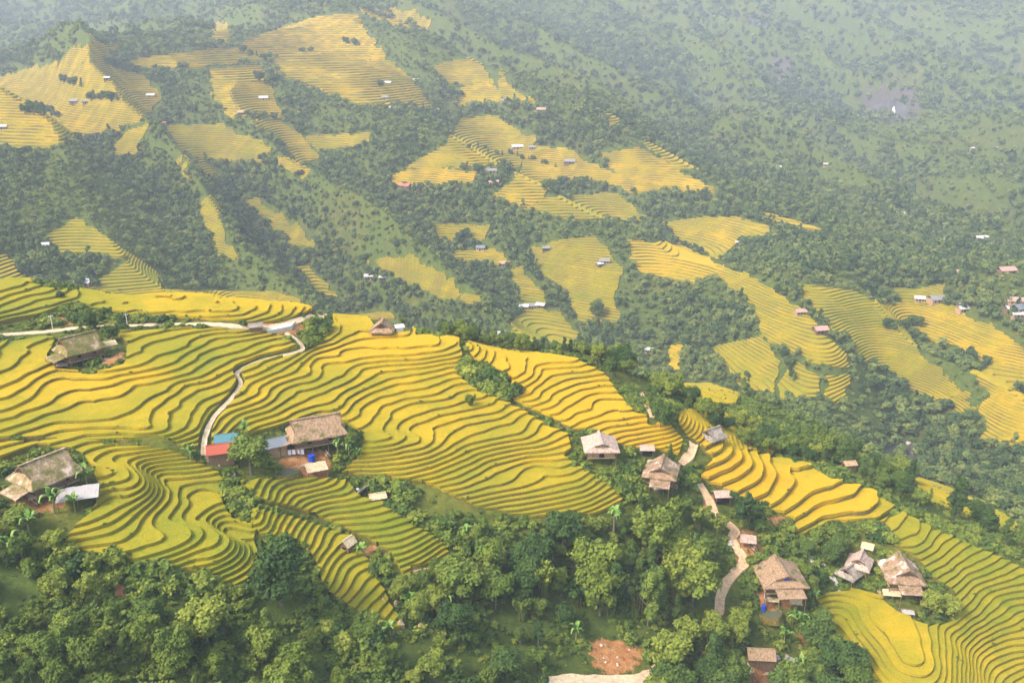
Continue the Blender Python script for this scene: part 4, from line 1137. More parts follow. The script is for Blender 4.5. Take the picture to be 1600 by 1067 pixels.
for i in range(5):
    r2 = np.random.RandomState(950 + i)
    L = [(r2.uniform(-.6, .6), r2.uniform(-.6, .6), r2.uniform(.1, .45), r2.uniform(.35, .6), r2.uniform(.3, .5)) for _ in range(4)]
    um.append(cloud_mesh('undergrowth_clump', r2, L, 130, .2, (L_MID, L_LITE, L_LITE, L_MID, L_DARK)[i]))
print('undergrowth', len(X))
scatter_stuff('undergrowth', np.c_[X, Y, Z - .05], rs.uniform(.45, 1.5, len(X)) * (1 + dn), um, rs.randint(0, 5, len(X)), 'low weeds and scrub on the banks and between the houses', rs)

k = rs.permutation(len(WALLP))[:9000]
wp = WALLP[k]; k = fbm(wp[:, 0] / 7, wp[:, 1] / 7, 2, 93) > -.08; wp = wp[k]
scatter_stuff('bank_weeds', np.c_[wp[:, :2], wp[:, 2] - .12], rs.uniform(.18, .5, len(wp)), um, rs.randint(0, 5, len(wp)), 'grass tufts and weeds growing along the paddy banks', rs)

# ------------------------------------------------------------------ far forest, one uncountable mass of trees
def far_points():
    rs = np.random.RandomState(5)
    # candidates evenly over the land, thinned by noise into woods, thickets and open grass
    out = []
    r = 300.0
    while r < 3500:
        sp_ = max(4.4, r / 165.0)
        n = int(2 * math.radians(36) * r / sp_)
        a = np.linspace(-math.radians(36), math.radians(36), n) + rs.uniform(-.5, .5, n) * sp_ / r
        q = r + rs.uniform(-.5, .5, n) * sp_
        out.append(np.c_[q * np.sin(a), q * np.cos(a), np.full(n, sp_)])
        r += sp_ * (.9 if r < 900 else 1.25)
    P = np.vstack(out)
    z = height(P[:, 0], P[:, 1])
    px, py, d = to_pix(P[:, 0], P[:, 1], z)
    k = (px > -40) & (px < 1640) & (py > -40) & (py < 860)
    P = P[k]; z = z[k]; d = d[k]
    # hidden behind the near ridge: skip what lies well under the line of sight
    w = ~in_fields(P[:, 0], P[:, 1], .9)
    dens = .75 * fbm(P[:, 0] / 70, P[:, 1] / 100, 4, 61) + .18 * fbm(P[:, 0] / 18, P[:, 1] / 18, 2, 62) + .55 * (.52 - spurs(P[:, 0], P[:, 1])) + .12 * sstep(50, 300, P[:, 0]) * sstep(600, 800, P[:, 1])
    w &= (dens > -.02) | (rs.uniform(size=len(P)) < .97)
    t = np.linspace(.3, .97, 36)
    vis = np.ones(len(P), bool)
    for tt in t:
        hx_ = P[:, 0] * tt; hy_ = P[:, 1] * tt; los = CAM_Z + (z + 9 - CAM_Z) * tt
        vis &= height(hx_, hy_) < los + 0.5
    w &= vis
    w &= np.hypot(P[:, 0], P[:, 1]) > 290
    near_ok = ~((P[:, 1] < 330) & (line_d(P[:, 0], P[:, 1], PW['road.001'][0]) < 40))
    w &= near_ok
    return P[w], z[w], dens[w]
FP, FZ, FDN = far_points()
print('far trees', len(FP))
def far_proto(i):
    rs = np.random.RandomState(800 + i)
    L = round_lobes(rs, 8, 3.6, 7, .3) if i != 3 else slim_lobes(rs, 10, 2.4, 9)
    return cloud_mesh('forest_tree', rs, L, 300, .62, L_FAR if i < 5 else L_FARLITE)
rs = np.random.RandomState(9)
sc_ = (FP[:, 2] / 5.6) * rs.uniform(.55, 1.25, len(FP)) * np.where(FDN < -.02, rs.choice([.34, .45, .6, .9], len(FP)), 1.0)
scatter_stuff('forest', np.c_[FP[:, :2], FZ - .4], np.clip(sc_, .3, 1.9), [far_proto(i) for i in range(8)], np.where(FDN < -.02, rs.choice([2, 5, 6, 7], len(FP)), np.where(rs.uniform(size=len(FP)) < .12, rs.randint(5, 8, len(FP)), rs.randint(0, 5, len(FP)))), 'dark green forest covering the far valley slopes', rs)
# ------------------------------------------------------------------ houses, huts and yard things
class MB:
    def __init__(s): s.v = []; s.f = []
    def quadbox(s, c, d, rot=None):
        x, y, z = d[0] / 2, d[1] / 2, d[2] / 2
        vs = [Vector((a * x, b * y, e * z)) for a in (-1, 1) for b in (-1, 1) for e in (-1, 1)]
        if rot is not None: vs = [rot @ v for v in vs]
        o = len(s.v); s.v += [tuple(v + Vector(c)) for v in vs]
        for q in ((0, 1, 3, 2), (4, 6, 7, 5), (0, 4, 5, 1), (2, 3, 7, 6), (0, 2, 6, 4), (1, 5, 7, 3)): s.f.append([o + i for i in q])
        return s
    def slab(s, pts, th, up=(0, 0, 1)):
        n = len(pts); o = len(s.v); u = Vector(up) * th
        s.v += [tuple(p) for p in pts] + [tuple(Vector(p) - u) for p in pts]
        s.f.append([o + i for i in range(n)]); s.f.append([o + n + i for i in reversed(range(n))])
        for i in range(n): j = (i + 1) % n; s.f.append([o + i, o + n + i, o + n + j, o + j])
        return s
    def cyl(s, a, b, r, seg=8):
        v, q = tube([a, b], [r, r * .92], seg); o = len(s.v); s.v += [tuple(x) for x in v]; s.f += [[o + i for i in t] for t in q]
        s.f.append([o + i for i in range(seg)][::-1]); s.f.append([o + seg + i for i in range(seg)]); return s
    def build(s, name, mat, parent=None, rough=0.0, cuts=0, seed=0, **props):
        bmx = bmesh.new(); vs = [bmx.verts.new(v) for v in s.v]
        for f in s.f: bmx.faces.new([vs[i] for i in f])
        bmesh.ops.recalc_face_normals(bmx, faces=bmx.faces)
        if cuts:
            bmesh.ops.triangulate(bmx, faces=[f for f in bmx.faces if len(f.verts) > 4])
            for _ in range(cuts): bmesh.ops.subdivide_edges(bmx, edges=[e for e in bmx.edges if e.calc_length() > .9], cuts=1, use_grid_fill=True)
        if rough:
            for v in bmx.verts:
                c = v.co; v.co = c + Vector([rough * float(noise2(np.array(c.x * 1.7 + k * 31), np.array(c.y * 1.7 + c.z * 2.3), seed + k)) for k in range(3)])
        me = bpy.data.meshes.new(name); bmx.to_mesh(me); bmx.free(); me.materials.append(mat)
        return link(name, me, parent, **props)
def thatch(name, c, moss=0.0, pale=0.0):
    m = NT(name, .95, .05); p = m.pos(True)
    n = m.noise(2.2, 6, vec=p, rough=.75, stretch=(1.0, 1.0, .35)); n2 = m.noise(.45, 4, vec=p); n3 = m.noise(7, 3, vec=p, stretch=(1, 1, .2))
    col = m.ramp(n, [(.28, tuple(x * .42 for x in c)), (.5, tuple(x * .95 for x in c)), (.72, tuple(min(1, x * 1.55) for x in c))])
    if moss: col = m.mix(m.math('MULTIPLY', smooth01(m, n2, .58 - moss * .25, .68), .85), col, (.10,.11,.02))
    if pale: col = m.mix(m.math('MULTIPLY', smooth01(m, n2, .46, .36), pale), col, (.62,.50,.40))
    col = m.mix(m.math('MULTIPLY', smooth01(m, n3, .5, .3), .5), col, tuple(x * .3 for x in c))
    m.col(col); m.bump(m.math('ADD', n, n3), .8, .15); return m.m
T_BROWN = thatch('brown_thatch', (.33,.215,.13), .1)
T_MOSS = thatch('mossy_thatch', (.34,.24,.14), .55, .7)
T_MOSS2 = thatch('very_mossy_thatch', (.26,.19,.09), .85, .4)
T_PALE = thatch('pale_thatch', (.46,.33,.26), 0)
T_GREY = thatch('grey_thatch', (.27,.225,.18), 0, .3)
T_STRAW = thatch('straw', (.58,.44,.26), 0, .3)
T_PATCH = thatch('patched_thatch', (.31,.20,.125), .2, .9)
M_WOOD = plain('weathered_wood', (.16,.10,.06), sc=2, stretch=(6, 6, .6), var=.5)
M_WOODP = plain('pale_wood', (.40,.28,.17), sc=2, stretch=(6, 6, .6), var=.4)
M_DARK = plain('dark_interior', (.02,.016,.013), var=.3)
M_MUD = plain('mud_wall', (.36,.23,.13), sc=1.2)
M_WHITE = plain('whitewashed', (.72,.67,.62), sc=1, var=.12)
M_METAL = plain('pale_metal_sheet', (.50,.45,.42), .5, sc=1, var=.12, spec=.4, stretch=(12, 1, 1))
def sheet(name, c, stain=(.24,.13,.07), amt=.6):
    m = NT(name, .55, .35); p = m.pos(True)
    w = m.n('ShaderNodeTexWave', _bands_direction='X', Scale=2.6); m.l(p, w.inputs['Vector'])
    n = m.noise(.9, 5, vec=p, rough=.7, stretch=(3, .7, 1)); n2 = m.noise(.35, 3, vec=p)
    col = m.ramp(w.outputs[1], [(.2, tuple(x * .72 for x in c)), (.8, c)])
    col = m.mix(m.math('MULTIPLY', smooth01(m, n, .5, .68), amt), col, stain)
    col = m.mix(m.math('MULTIPLY', smooth01(m, n2, .5, .7), .4), col, tuple(min(1, x * .6 + .16) for x in c))
    m.col(col); m.bump(w.outputs[1], .8, .06); return m.m
M_RED = sheet('red_roof_sheet', (.52,.09,.045))
M_TEAL = sheet('teal_roof_sheet', (.07,.25,.29))
M_BLUEG = sheet('blue_grey_roof_sheet', (.20,.24,.28))
M_METAL = sheet('worn_pale_sheet', (.52,.47,.44), (.30,.22,.16), .5)
M_BLUE = plain('blue_plastic', (.02,.06,.42), .5, var=.2)
M_CONC = plain('concrete', (.50,.46,.40), sc=1, var=.2)
M_STONE = plain('stone', (.44,.37,.31), sc=1.5, var=.35)
M_CLOTH = plain('white_cloth', (.72,.66,.68), sc=2, var=.2)
def mat_water():
    m = NT('pond_water', .12, .5); m.col((.10,.11,.07)); n = m.noise(1.2, 3); m.bump(n, .15, .05); return m.m
M_WATER = mat_water()

def root_at(name, px, py, yaw, label, cat, group=None, dz=0.0, w=None):
    w = cast(px, py)[0] if w is None else w
    e = bpy.data.objects.new(name, None); COL.objects.link(e)
    e.location = (w[0], w[1], w[2] + dz); e.rotation_euler = (0, 0, math.radians(yaw)); e['label'] = label; e['category'] = cat
    if group: e['group'] = group
    return e
def stilt_house(px, py, yaw, L, W, label, roof, ze=2.9, pitch=.62, wall=None, seed=0, porch=True, cut=.45, dz=.3, cloth=None):
    e = root_at('stilt_house', px, py, yaw, label, 'house', dz=dz)
    ex, ey = L / 2 + .8, W / 2 + .8
    zr = ze + ey * pitch * 1.25
    zg = ze + (zr - ze) * cut; yg = ey * (1 - cut); gx = L / 2 - .5; rx = gx + .75
    th = .3
    for s in (-1, 1):
        pts = [(-ex, s * ey, ze), (ex, s * ey, ze), (gx + .25, s * yg, zg), (rx, 0, zr), (-rx, 0, zr), (-gx - .25, s * yg, zg)]
        MB().slab(pts if s < 0 else pts[::-1], th).build('roof_slope', roof, e, rough=.09, cuts=3, seed=seed + s)
        pts = [(s * ex, -ey, ze - .03), (s * ex, ey, ze - .03), (s * gx, yg, zg - .03), (s * gx, -yg, zg - .03)]
        MB().slab(pts if s > 0 else pts[::-1], th).build('roof_hip', roof, e, rough=.08, cuts=3, seed=seed + 5 + s)
        g = MB().slab([(s * (gx - .1), -yg + .15, zg - .1), (s * (gx - .1), yg - .15, zg - .1), (s * (gx - .1), 0, zr - .35)], .12, up=(s, 0, 0)).build('gable', M_WOOD if wall is None else wall, e)
        for q in (-1, 1):
            MB().slab([(s * rx, 0, zr + .06), (s * (rx + .14), 0, zr + .06), (s * (gx + .42), q * yg, zg + .08), (s * (gx + .25), q * yg, zg + .08)], .3).build('gable_edge', M_WOOD, e)
    MB().quadbox((0, 0, zr + .03), (2 * rx + .1, .55, .22)).build('ridge_cap', roof, e, rough=.05, cuts=2)
    bx, by = L / 2 - .3, W / 2 - .3; z0 = .9; wm = wall or M_WOOD
    MB().quadbox((0, 0, z0), (2 * bx + .5, 2 * by + .5, .16)).build('floor', M_WOODP, e)
    for s in (-1, 1):
        o = MB().quadbox((0, s * by, (z0 + ze) / 2 + .1), (2 * bx - .1, .12, ze - z0)).build('wall', wm, e)
        MB().quadbox((bx * .45, s * (by + .075), z0 + 1.15), (.9, .04, .8)).build('window', M_DARK, o)
        MB().quadbox((-bx * .45, s * (by + .075), z0 + 1.15), (.9, .04, .8)).build('window', M_DARK, o)
        o = MB().quadbox((s * bx, 0, (z0 + ze) / 2 + .1), (.12, 2 * by - .1, ze - z0)).build('wall', wm, e)
        MB().quadbox((s * (bx + .075), 0, z0 + 1.0), (.04, 1.2, 1.8)).build('door', M_DARK, o)
    for i in range(4):
        for s in (-1, 1):
            x = -bx - .15 + (2 * bx + .3) * i / 3
            MB().quadbox((x, s * (by + .3), (ze - 2.2) / 2), (.2, .2, ze + 2.0)).build('post', M_WOOD, e)
    if porch:
        x = (-ex - 1.2) if porch != 2 else (ex + 1.2)
        sg = -1 if x < 0 else 1
        MB().slab([(x - 1.4 * 1, -W * .42, ze - 1.0 + (.5 if sg > 0 else 0)), (x + 1.4, -W * .42, ze - .45 - (.5 if sg > 0 else 0)), (x + 1.4, W * .3, ze - .45 - (.5 if sg > 0 else 0)), (x - 1.4, W * .3, ze - 1.0 + (.5 if sg > 0 else 0))], .18).build('porch_roof', roof, e, rough=.05, cuts=2)
        for yy in (-W * .4, W * .28):
            MB().cyl((x + sg * 1.2, yy, -1.8), (x + sg * 1.2, yy, ze - 1.0), .09).build('porch_post', M_WOOD, e)
    return e
stilt_house(76, 764, 57, 8.6, 7.4, 'wide stilt house with mossy thatch and pale ridge behind the white sheet canopy', T_MOSS, seed=1)
stilt_house(128, 563, 50, 8.2, 6.8, 'stilt house with very mossy dark roof just below the concrete lane', T_MOSS2, seed=2)
stilt_house(496, 694, 24, 10.6, 6.8, 'long brown thatched house beside the pond and the round green tree', T_BROWN, seed=3, pitch=.66)
stilt_house(937, 713, 92, 7.0, 6.8, 'pale pinkish thatched house alone on the green knoll in the golden slope', T_PALE, seed=4, wall=M_MUD, porch=False, pitch=.34, cut=.6)
stilt_house(1032, 753, 74, 7.2, 6.6, 'patched brown thatched house at the top of the tall grove', T_PATCH, seed=5, pitch=.46)
stilt_house(1216, 917, 93, 8.4, 8.6, 'big square brown thatched house with blue gable cloth above a small pond', T_BROWN, seed=6, pitch=.40, cut=.55)
stilt_house(1406, 913, 84, 7.6, 7.0, 'brown thatched house with light ridge, rightmost of the lower right hamlet', T_PATCH, seed=7, pitch=.58)
stilt_house(1113, 690, 35, 4.6, 4.0, 'small grey roofed house on the far side of the orange paddy', T_GREY, seed=8, ze=1.8, porch=False, dz=-.1)
stilt_house(598, 523, 90, 4.2, 5.2, 'small brown hut tucked in the golden crest', T_BROWN, seed=9, ze=1.7, porch=False, dz=-.1)
stilt_house(1341, 891, 60, 4.6, 4.0, 'reddish thatched hut, upper one of the twin huts', T_PALE, seed=10, ze=1.9, porch=False)
stilt_house(1326, 906, 40, 3.8, 3.4, 'grey thatched hut, lower one of the twin huts', T_GREY, seed=11, ze=1.7, porch=False)

def gable_hut(px, py, yaw, L, W, label, roof, wall, ze=1.9, pitch=.5, name='shed', cat='shed', open_=False, dz=0.1, group=None):
    e = root_at(name, px, py, yaw, label, cat, group, dz)
    ex, ey = L / 2 + .35, W / 2 + .35; zr = ze + ey * pitch
    for s in (-1, 1):
        pts = [(-ex, s * ey, ze), (ex, s * ey, ze), (ex, 0, zr), (-ex, 0, zr)]
        MB().slab(pts if s < 0 else pts[::-1], .1).build('roof_slope', roof, e, rough=.03, cuts=1)
    MB().quadbox((0, 0, zr + .02), (2 * ex, .25, .1)).build('ridge_cap', roof, e)
    if open_:
        for a in (-1, 1):
            for b in (-1, 1): MB().quadbox((a * (L / 2 - .1), b * (W / 2 - .1), ze / 2 - .6), (.14, .14, ze + 1.2)).build('post', M_WOOD, e)
        MB().quadbox((0, 0, .35), (L - .3, W - .3, .5)).build('floor', M_DARK, e)
    else:
        for s in (-1, 1):
            o = MB().slab([(s * L / 2, -W / 2, -1), (s * L / 2, W / 2, -1), (s * L / 2, W / 2, ze - .02), (s * L / 2, 0, zr - .1), (s * L / 2, -W / 2, ze - .02)], .1, up=(s, 0, 0)).build('wall', wall, e)
            MB().quadbox((s * (L / 2 + .02), 0, ze / 2 - .1), (.05, .9, ze - .4)).build('door', M_DARK, o)
            MB().quadbox((0, s * (W / 2 - .05), ze / 2 - .52), (L - .22, .1, ze + .96)).build('wall', wall, e)
    return e
gable_hut(346, 716, 18, 5.0, 3.6, 'shed with bright red sheet roof at the lower end of the footpath', M_RED, M_WOOD, pitch=.6)
gable_hut(355, 698, 15, 4.2, 3.4, 'small shed with teal blue sheet roof behind the red one', M_TEAL, M_WHITE, pitch=.5)
gable_hut(425, 706, 32, 5.6, 4.2, 'low shed with blue grey roof between the round tree and the long house', M_BLUEG, M_MUD, pitch=.45)
gable_hut(1187, 1034, -4, 5.2, 3.6, 'oblong shed with reddish brown thatch on the bare earth, at the bottom', T_BROWN, M_WOOD, pitch=.7)
gable_hut(1127, 783, 5, 3.6, 3.0, 'little pale brown hut between dirt track and orange paddy', T_PALE, M_WOOD, open_=True)
gable_hut(544, 862, 60, 2.2, 2.0, 'tiny pale straw hut among the lower yellow terraces', T_STRAW, M_WOOD, pitch=.9)
gable_hut(1010, 709, 0, 3.0, 2.4, 'tiny pale roofed hut above the patched house', T_PALE, M_WOOD, open_=True, ze=1.5)
gable_hut(624, 519, 20, 2.0, 1.6, 'tiny white hut right of the crest hut', M_WHITE, M_WHITE, ze=1.6)
gable_hut(400, 518, 20, 3.2, 2.4, 'grey tumbledown hut at the left end of the stone yard', T_GREY, M_WOOD, ze=1.5)
gable_hut(660, 905, 20, 2.4, 2.0, 'tiny reddish hut at the foot of the green terraces', M_MUD, M_WOOD, ze=1.5)
gable_hut(1325, 737, 10, 3.0, 2.4, 'tiny orange roofed hut half hidden in the ridge trees', M_MUD, M_WOOD, ze=2.5)
gable_hut(1240, 1062, 25, 3.4, 3.0, 'tan roofed hut lowest at the bottom of the earth yard', T_STRAW, M_WOOD)
gable_hut(590, 782, 20, 3.0, 2.2, 'low collapsed straw shelter beside the leaning white panel', T_STRAW, M_WOOD, ze=1.0)

def canopy(px, py, yaw, L, W, label, mat, z0=1.9, tilt=.35, dz=.2, name='canopy', cat='canopy'):
    e = root_at(name, px, py, yaw, label, cat, None, dz)
    n = 5
    for i in range(n):
        a = -L / 2 + L * i / n; b = a + L / n + .06; up = .03 * (i % 2)
        MB().slab([(a, -W / 2, z0 - tilt + up), (b, -W / 2, z0 - tilt + up), (b, W / 2 + .1 * (i % 2), z0 + tilt + up), (a, W / 2 + .1 * (i % 2), z0 + tilt + up)], .05).build('roof_sheet', mat, e)
    for a in (-1, 0, 1):
        for b in (-1, 1): MB().cyl((a * L * .46, b * W * .45, -1.8), (a * L * .46, b * W * .45, z0 + b * tilt * .9 - .04), .07).build('post', M_WOOD, e)
    return e
canopy(124, 786, 20, 7.0, 4.2, 'flat white sheet canopy on posts in front of the mossy house', M_METAL)
canopy(62, 782, 30, 3.6, 2.8, 'low tan sheet lean-to by the banana plants at the left', T_STRAW, z0=1.4)
canopy(495, 741, 25, 4.4, 3.0, 'tan straw drying roof on posts right of the pond', T_STRAW, z0=1.6)
canopy(1168, 853, -12, 3.6, 2.6, 'pale roofed roadside stall at the bend of the dirt track', T_PALE, z0=1.7)
canopy(1243, 946, -10, 2.8, 2.2, 'tan roofed lean-to right of the small pond', T_STRAW, z0=1.2)
canopy(1205, 943, -4, 3.2, 1.4, 'narrow tan drying platform on the pond edge under the big house', T_STRAW, z0=.9, tilt=.1)
canopy(1163, 1056, 25, 3.0, 2.4, 'tan roof by the bottom edge left of the earth yard', T_STRAW, z0=1.6)
canopy(1233, 1042, 70, 2.6, 2.0, 'small pinkish white sheet roof at the right of the earth yard', M_METAL, z0=1.6)
canopy(1212, 1035, 10, 1.5, 1.3, 'little white box shelter beside the reddish brown shed', M_METAL, z0=1.2, tilt=.1)
canopy(1354, 862, -30, 2.8, 2.0, 'cream sheet roof above the twin huts', T_STRAW, z0=1.4)
canopy(1418, 962, -8, 2.6, 1.4, 'white sheet roof over the pond under the rightmost house', M_METAL, z0=.8, tilt=.1)
canopy(1392, 935, -8, 4.0, 1.8, 'tan porch roof leaning in front of the rightmost house', T_STRAW, z0=1.4, tilt=.3)
canopy(1028, 768, 5, 2.4, 1.8, 'white sheet roof just under the patched house', M_METAL, z0=1.2)
canopy(172, 548, 40, 3.4, 2.0, 'tan lean-to behind the very mossy house', T_STRAW, z0=1.7)
canopy(98, 577, 10, 2.6, 1.6, 'pinkish sheet roof at the front of the very mossy house', T_PALE, z0=1.0, tilt=.1)

def pond(px, py, yaw, L, W, label):
    e = root_at('pond', px, py, yaw, label, 'pond', None, .15); n = 20
    def ring(k, z): return [(L / 2 * k * math.cos(a) * (1 + .08 * math.sin(3 * a)), W / 2 * k * math.sin(a) * (1 + .06 * math.cos(2 * a + 1)), z) for a in [2 * math.pi * i / n for i in range(n)]]
    MB().slab(ring(1.0, .25), .03).build('water', M_WATER, e)
    b = MB(); r0, r1, r2 = ring(.98, .2), ring(1.05, .42), ring(1.28, -1.2); b.v = r0 + r1 + r2
    for i in range(n):
        j = (i + 1) % n; b.f += [[i, j, n + j, n + i], [n + i, n + j, 2 * n + j, 2 * n + i]]
    b.build('bank', M_BANK, e, rough=.08); return e
pond(443, 741, 10, 6.5, 3.4, 'small bright pond in front of the long brown house')
pond(1203, 960, -5, 5.0, 4.2, 'small grey pond under the big square house')
pond(1412, 958, -5, 4.4, 2.6, 'narrow pond under the rightmost thatched house')
pond(45, 806, 10, 3.2, 2.2, 'little grey pond below the mossy house at the left')

def pole(px, py, h, label):
    e = root_at('utility_pole', px, py, 15, label, 'pole')
    MB().cyl((0, 0, -.6), (0, 0, h), .13).build('pole', M_CONC, e); MB().quadbox((0, 0, h - .35), (1.1, .1, .1)).build('crossarm', M_CONC, e)
    for x in (-.45, .45): MB().cyl((x, 0, h - .3), (x, 0, h - .1), .05).build('insulator', M_WHITE, e)
pole(83, 517, 4.2, 'slim concrete pole left of the dark trees beside the lane')
pole(199, 508, 3.2, 'slim concrete pole right of the dark trees beside the lane')
def rocks(px, py, n, spread, r, label, group, mat=M_STONE):
    c = cast(px, py)[0]
    for i in range(n):
        x = c[0] + random.uniform(-1, 1) * spread; y = c[1] + random.uniform(-1, 1) * spread
        s = r * random.uniform(.6, 1.3)
        v = ICO1[0] * np.array([s, s * random.uniform(.6, 1), s * .7]); v = v * (1 + .25 * noise2(v[:, 0] * 3 + i, v[:, 1] * 3 + v[:, 2] * 2, i))[:, None]
        o = link('boulder', mesh_from('boulder', v, ICO1[1], [mat]), label=label, category='rock')
        if n > 1: o['group'] = group
        o.location = (x, y, float(height(x, y)) + s * .2)
T_STRAWD = thatch('old_straw', (.40,.29,.16), .2)
def haystack(px, py, r, label):
    e = root_at('haystack', px, py, 0, label, 'haystack')
    v, q = tube([(0, 0, -.3), (0, 0, r * .9), (0, 0, r * 1.7), (0, 0, r * 2.1)], [r, r * 1.05, r * .5, .05], 10)
    b = MB(); b.v = [tuple(x) for x in v]; b.f = [list(x) for x in q]; b.build('straw', T_STRAWD, e, rough=.1, cuts=1)
    MB().cyl((0, 0, r * 1.6), (0, 0, r * 2.6), .06).build('centre_pole', M_WOOD, e)
haystack(600, 942, .6, 'pale haystack uppermost left of the narrow paddies below the straw hut')
haystack(620, 945, .6, 'pale haystack just right of the uppermost one')
haystack(626, 978, .7, 'pale haystack at the lower edge of the yellow terraces')
haystack(658, 984, .8, 'largest pale haystack beside the gully trees')
haystack(673, 988, .5, 'small haystack touching the gully trees')
haystack(265, 716, .001 + .8, 'little haystack beside the footpath end') if False else None
rocks(364, 742, 1, 0, .9, 'white boulder just under the round green tree', None, M_WHITE)
rocks(1450, 735, 14, 9, 1.3, 'pale rock in the stream bed seen through the forest gap', 'rocks of the stream bed')
rocks(1418, 700, 9, 6, 1.4, 'grey rock at the upper end of the stream gap', 'upper rocks of the stream bed')
rocks(968, 1030, 7, 3.5, .35, 'small stone lying on the red landslide', 'stones on the landslide')
rocks(548, 768, 6, 1.6, .35, 'white stone beside the leaning white panel', 'stones by the white panel', M_WHITE)
rocks(1140, 845, 4, 1.2, .6, 'brown boulder left of the dirt track bend', 'boulders at the track bend')
rocks(520, 786, 3, 3, .4, 'grey stone on the terrace bank', 'stones on the terrace bank')
# leaning white panel
e = root_at('wall_panel', 566, 773, 60, 'white panel leaning steeply on the slope left of the collapsed straw shelter', 'panel')
MB().quadbox((0, 0, 1.1), (3.2, .12, 2.2), Matrix.Rotation(math.radians(38), 3, 'X')).build('sheet', M_METAL, e)
for s in (-1, 1): MB().cyl((s * 1.3, .5, -.6), (s * 1.3, -.1, 1.9), .07).build('prop', M_WOOD, e)
# yard things by the long house
def drying_rack(px, py, yaw, label, nc, wd=3.0):
    e = root_at('drying_rack', px, py, yaw, label, 'drying rack')
    for s in (-1, 1): MB().cyl((s * wd / 2, 0, -.5), (s * wd / 2, 0, 1.9), .05).build('pole', M_WOOD, e)
    MB().cyl((-wd / 2, 0, 1.8), (wd / 2, 0, 1.8), .03).build('rail', M_WOODP, e)
    for i in range(nc):
        x = -wd / 2 + wd * (i + .5) / nc
        MB().slab([(x - wd / nc * .4, -.05, .6 + .2 * (i % 3)), (x + wd / nc * .4, -.02, .65), (x + wd / nc * .4, 0, 1.82), (x - wd / nc * .4, 0, 1.82)], .03, up=(0, 1, 0)).build('cloth', (M_CLOTH, M_CLOTH, M_BLUE if nc > 4 else M_CLOTH)[i % 3], e, rough=.03)
drying_rack(463, 714, 8, 'rack hung with white cloths in front of the long brown house', 4, 3.6)
drying_rack(1194, 941, 80, 'rack of pale and blue washing at the left corner of the big house', 6, 3.4)
def barrel(px, py, label, r=.5, h=1.2):
    e = root_at('water_barrel', px, py, 0, label, 'barrel'); MB().cyl((0, 0, -.2), (0, 0, h), r, 14).build('body', M_BLUE, e); MB().cyl((0, 0, h), (0, 0, h + .1), r * 1.06, 14).build('lid', M_BLUE, e)
barrel(487, 720, 'blue water barrel between the white cloths and the straw drying roof', .75, 1.4)
barrel(1193, 952, 'dark blue barrel on the left edge of the pond under the big house', .5, 1.1)
barrel(1213, 899, 'blue bundle standing by the big square house', .3, .8) if False else None
e = bpy.data.objects['stilt_house.005']
MB().quadbox((-8.4 / 2 + .1, 0, 4.75), (.08, 1.0, .9)).build('blue_cloth', M_BLUE, e)
MB().quadbox((8.4 / 2 - .1, 0, 4.75), (.08, 1.0, .9)).build('blue_cloth', M_BLUE, e)
canopy(938, 906, 10, 2.4, 1.8, 'blue sheet roof glimpsed among the tall grove trees', M_TEAL, z0=2.4)
def woodpile(px, py, yaw, label, n=11, ln=1.8):
    e = root_at('firewood_stack', px, py, yaw, label, 'firewood')
    k = 0
    for row in range(4):
        for i in range(5 - row):
            x = (i - (4 - row) / 2) * .3; MB().cyl((x, -ln / 2 + random.uniform(-.1, .1), .15 + row * .26), (x, ln / 2 + random.uniform(-.1, .1), .15 + row * .26), .15, 7).build('log', (M_WOOD, M_WOODP)[(i + row) % 2], e)
woodpile(512, 712, 30, 'firewood stack at the right front of the long brown house')
woodpile(1236, 926, 85, 'firewood stack at the right wall of the big square house')
woodpile(58, 786, 50, 'firewood stack under the front of the mossy house')
woodpile(1052, 762, 60, 'firewood stack right of the patched house by the grove')
woodpile(1178, 858, 20, 'firewood stack beside the roadside stall')
def planks(px, py, yaw, label, n=5):
    e = root_at('plank_pile', px, py, yaw, label, 'planks')
    for i in range(n): MB().quadbox((random.uniform(-.2, .2), (i - n / 2) * .34, .12 + .05 * (i % 2)), (2.6, .26, .06), Matrix.Rotation(random.uniform(-.12, .12), 3, 'Z')).build('plank', M_WOODP, e)
planks(478, 726, 20, 'pale planks lying on the bare yard of the long brown house')
planks(1375, 925, 75, 'pale planks on the grass left of the rightmost house')
planks(1200, 1050, 10, 'pale planks scattered on the bottom earth yard')
planks(160, 562, 35, 'pale planks on the earth beside the very mossy house')
# stone yard on the crest
w = cast([410, 438, 462, 456, 420], [516, 509, 505, 516, 523])
zc = w[:, 2].max() + .15
o = MB().slab([(a[0], a[1], zc) for a in w][::-1], 2.6).build('stone_yard', M_CONC, None, rough=.05, cuts=2)
o['label'] = 'raised pale stone yard where the lanes meet on the crest'; o['category'] = 'yard'
# canal of two concrete kerbs right of the big house
for nm, pts, hw, lab in (('water_channel', [(1256, 858), (1272, 882), (1284, 902)], .45, 'left and straighter of the two pale concrete channels on the slope'),
                     ('water_channel', [(1272, 868), (1292, 890), (1304, 908), (1312, 932)], .55, 'right and longer of the two pale concrete channels on the slope')):
    q = smooth_line(pts, 5); ww = cast(q[:, 0], q[:, 1])[:, :2]
    r_ = ribbon(nm, ww, hw, M_CONC, lift=.3); r_['label'] = lab; r_['category'] = 'channel'; del r_['kind']
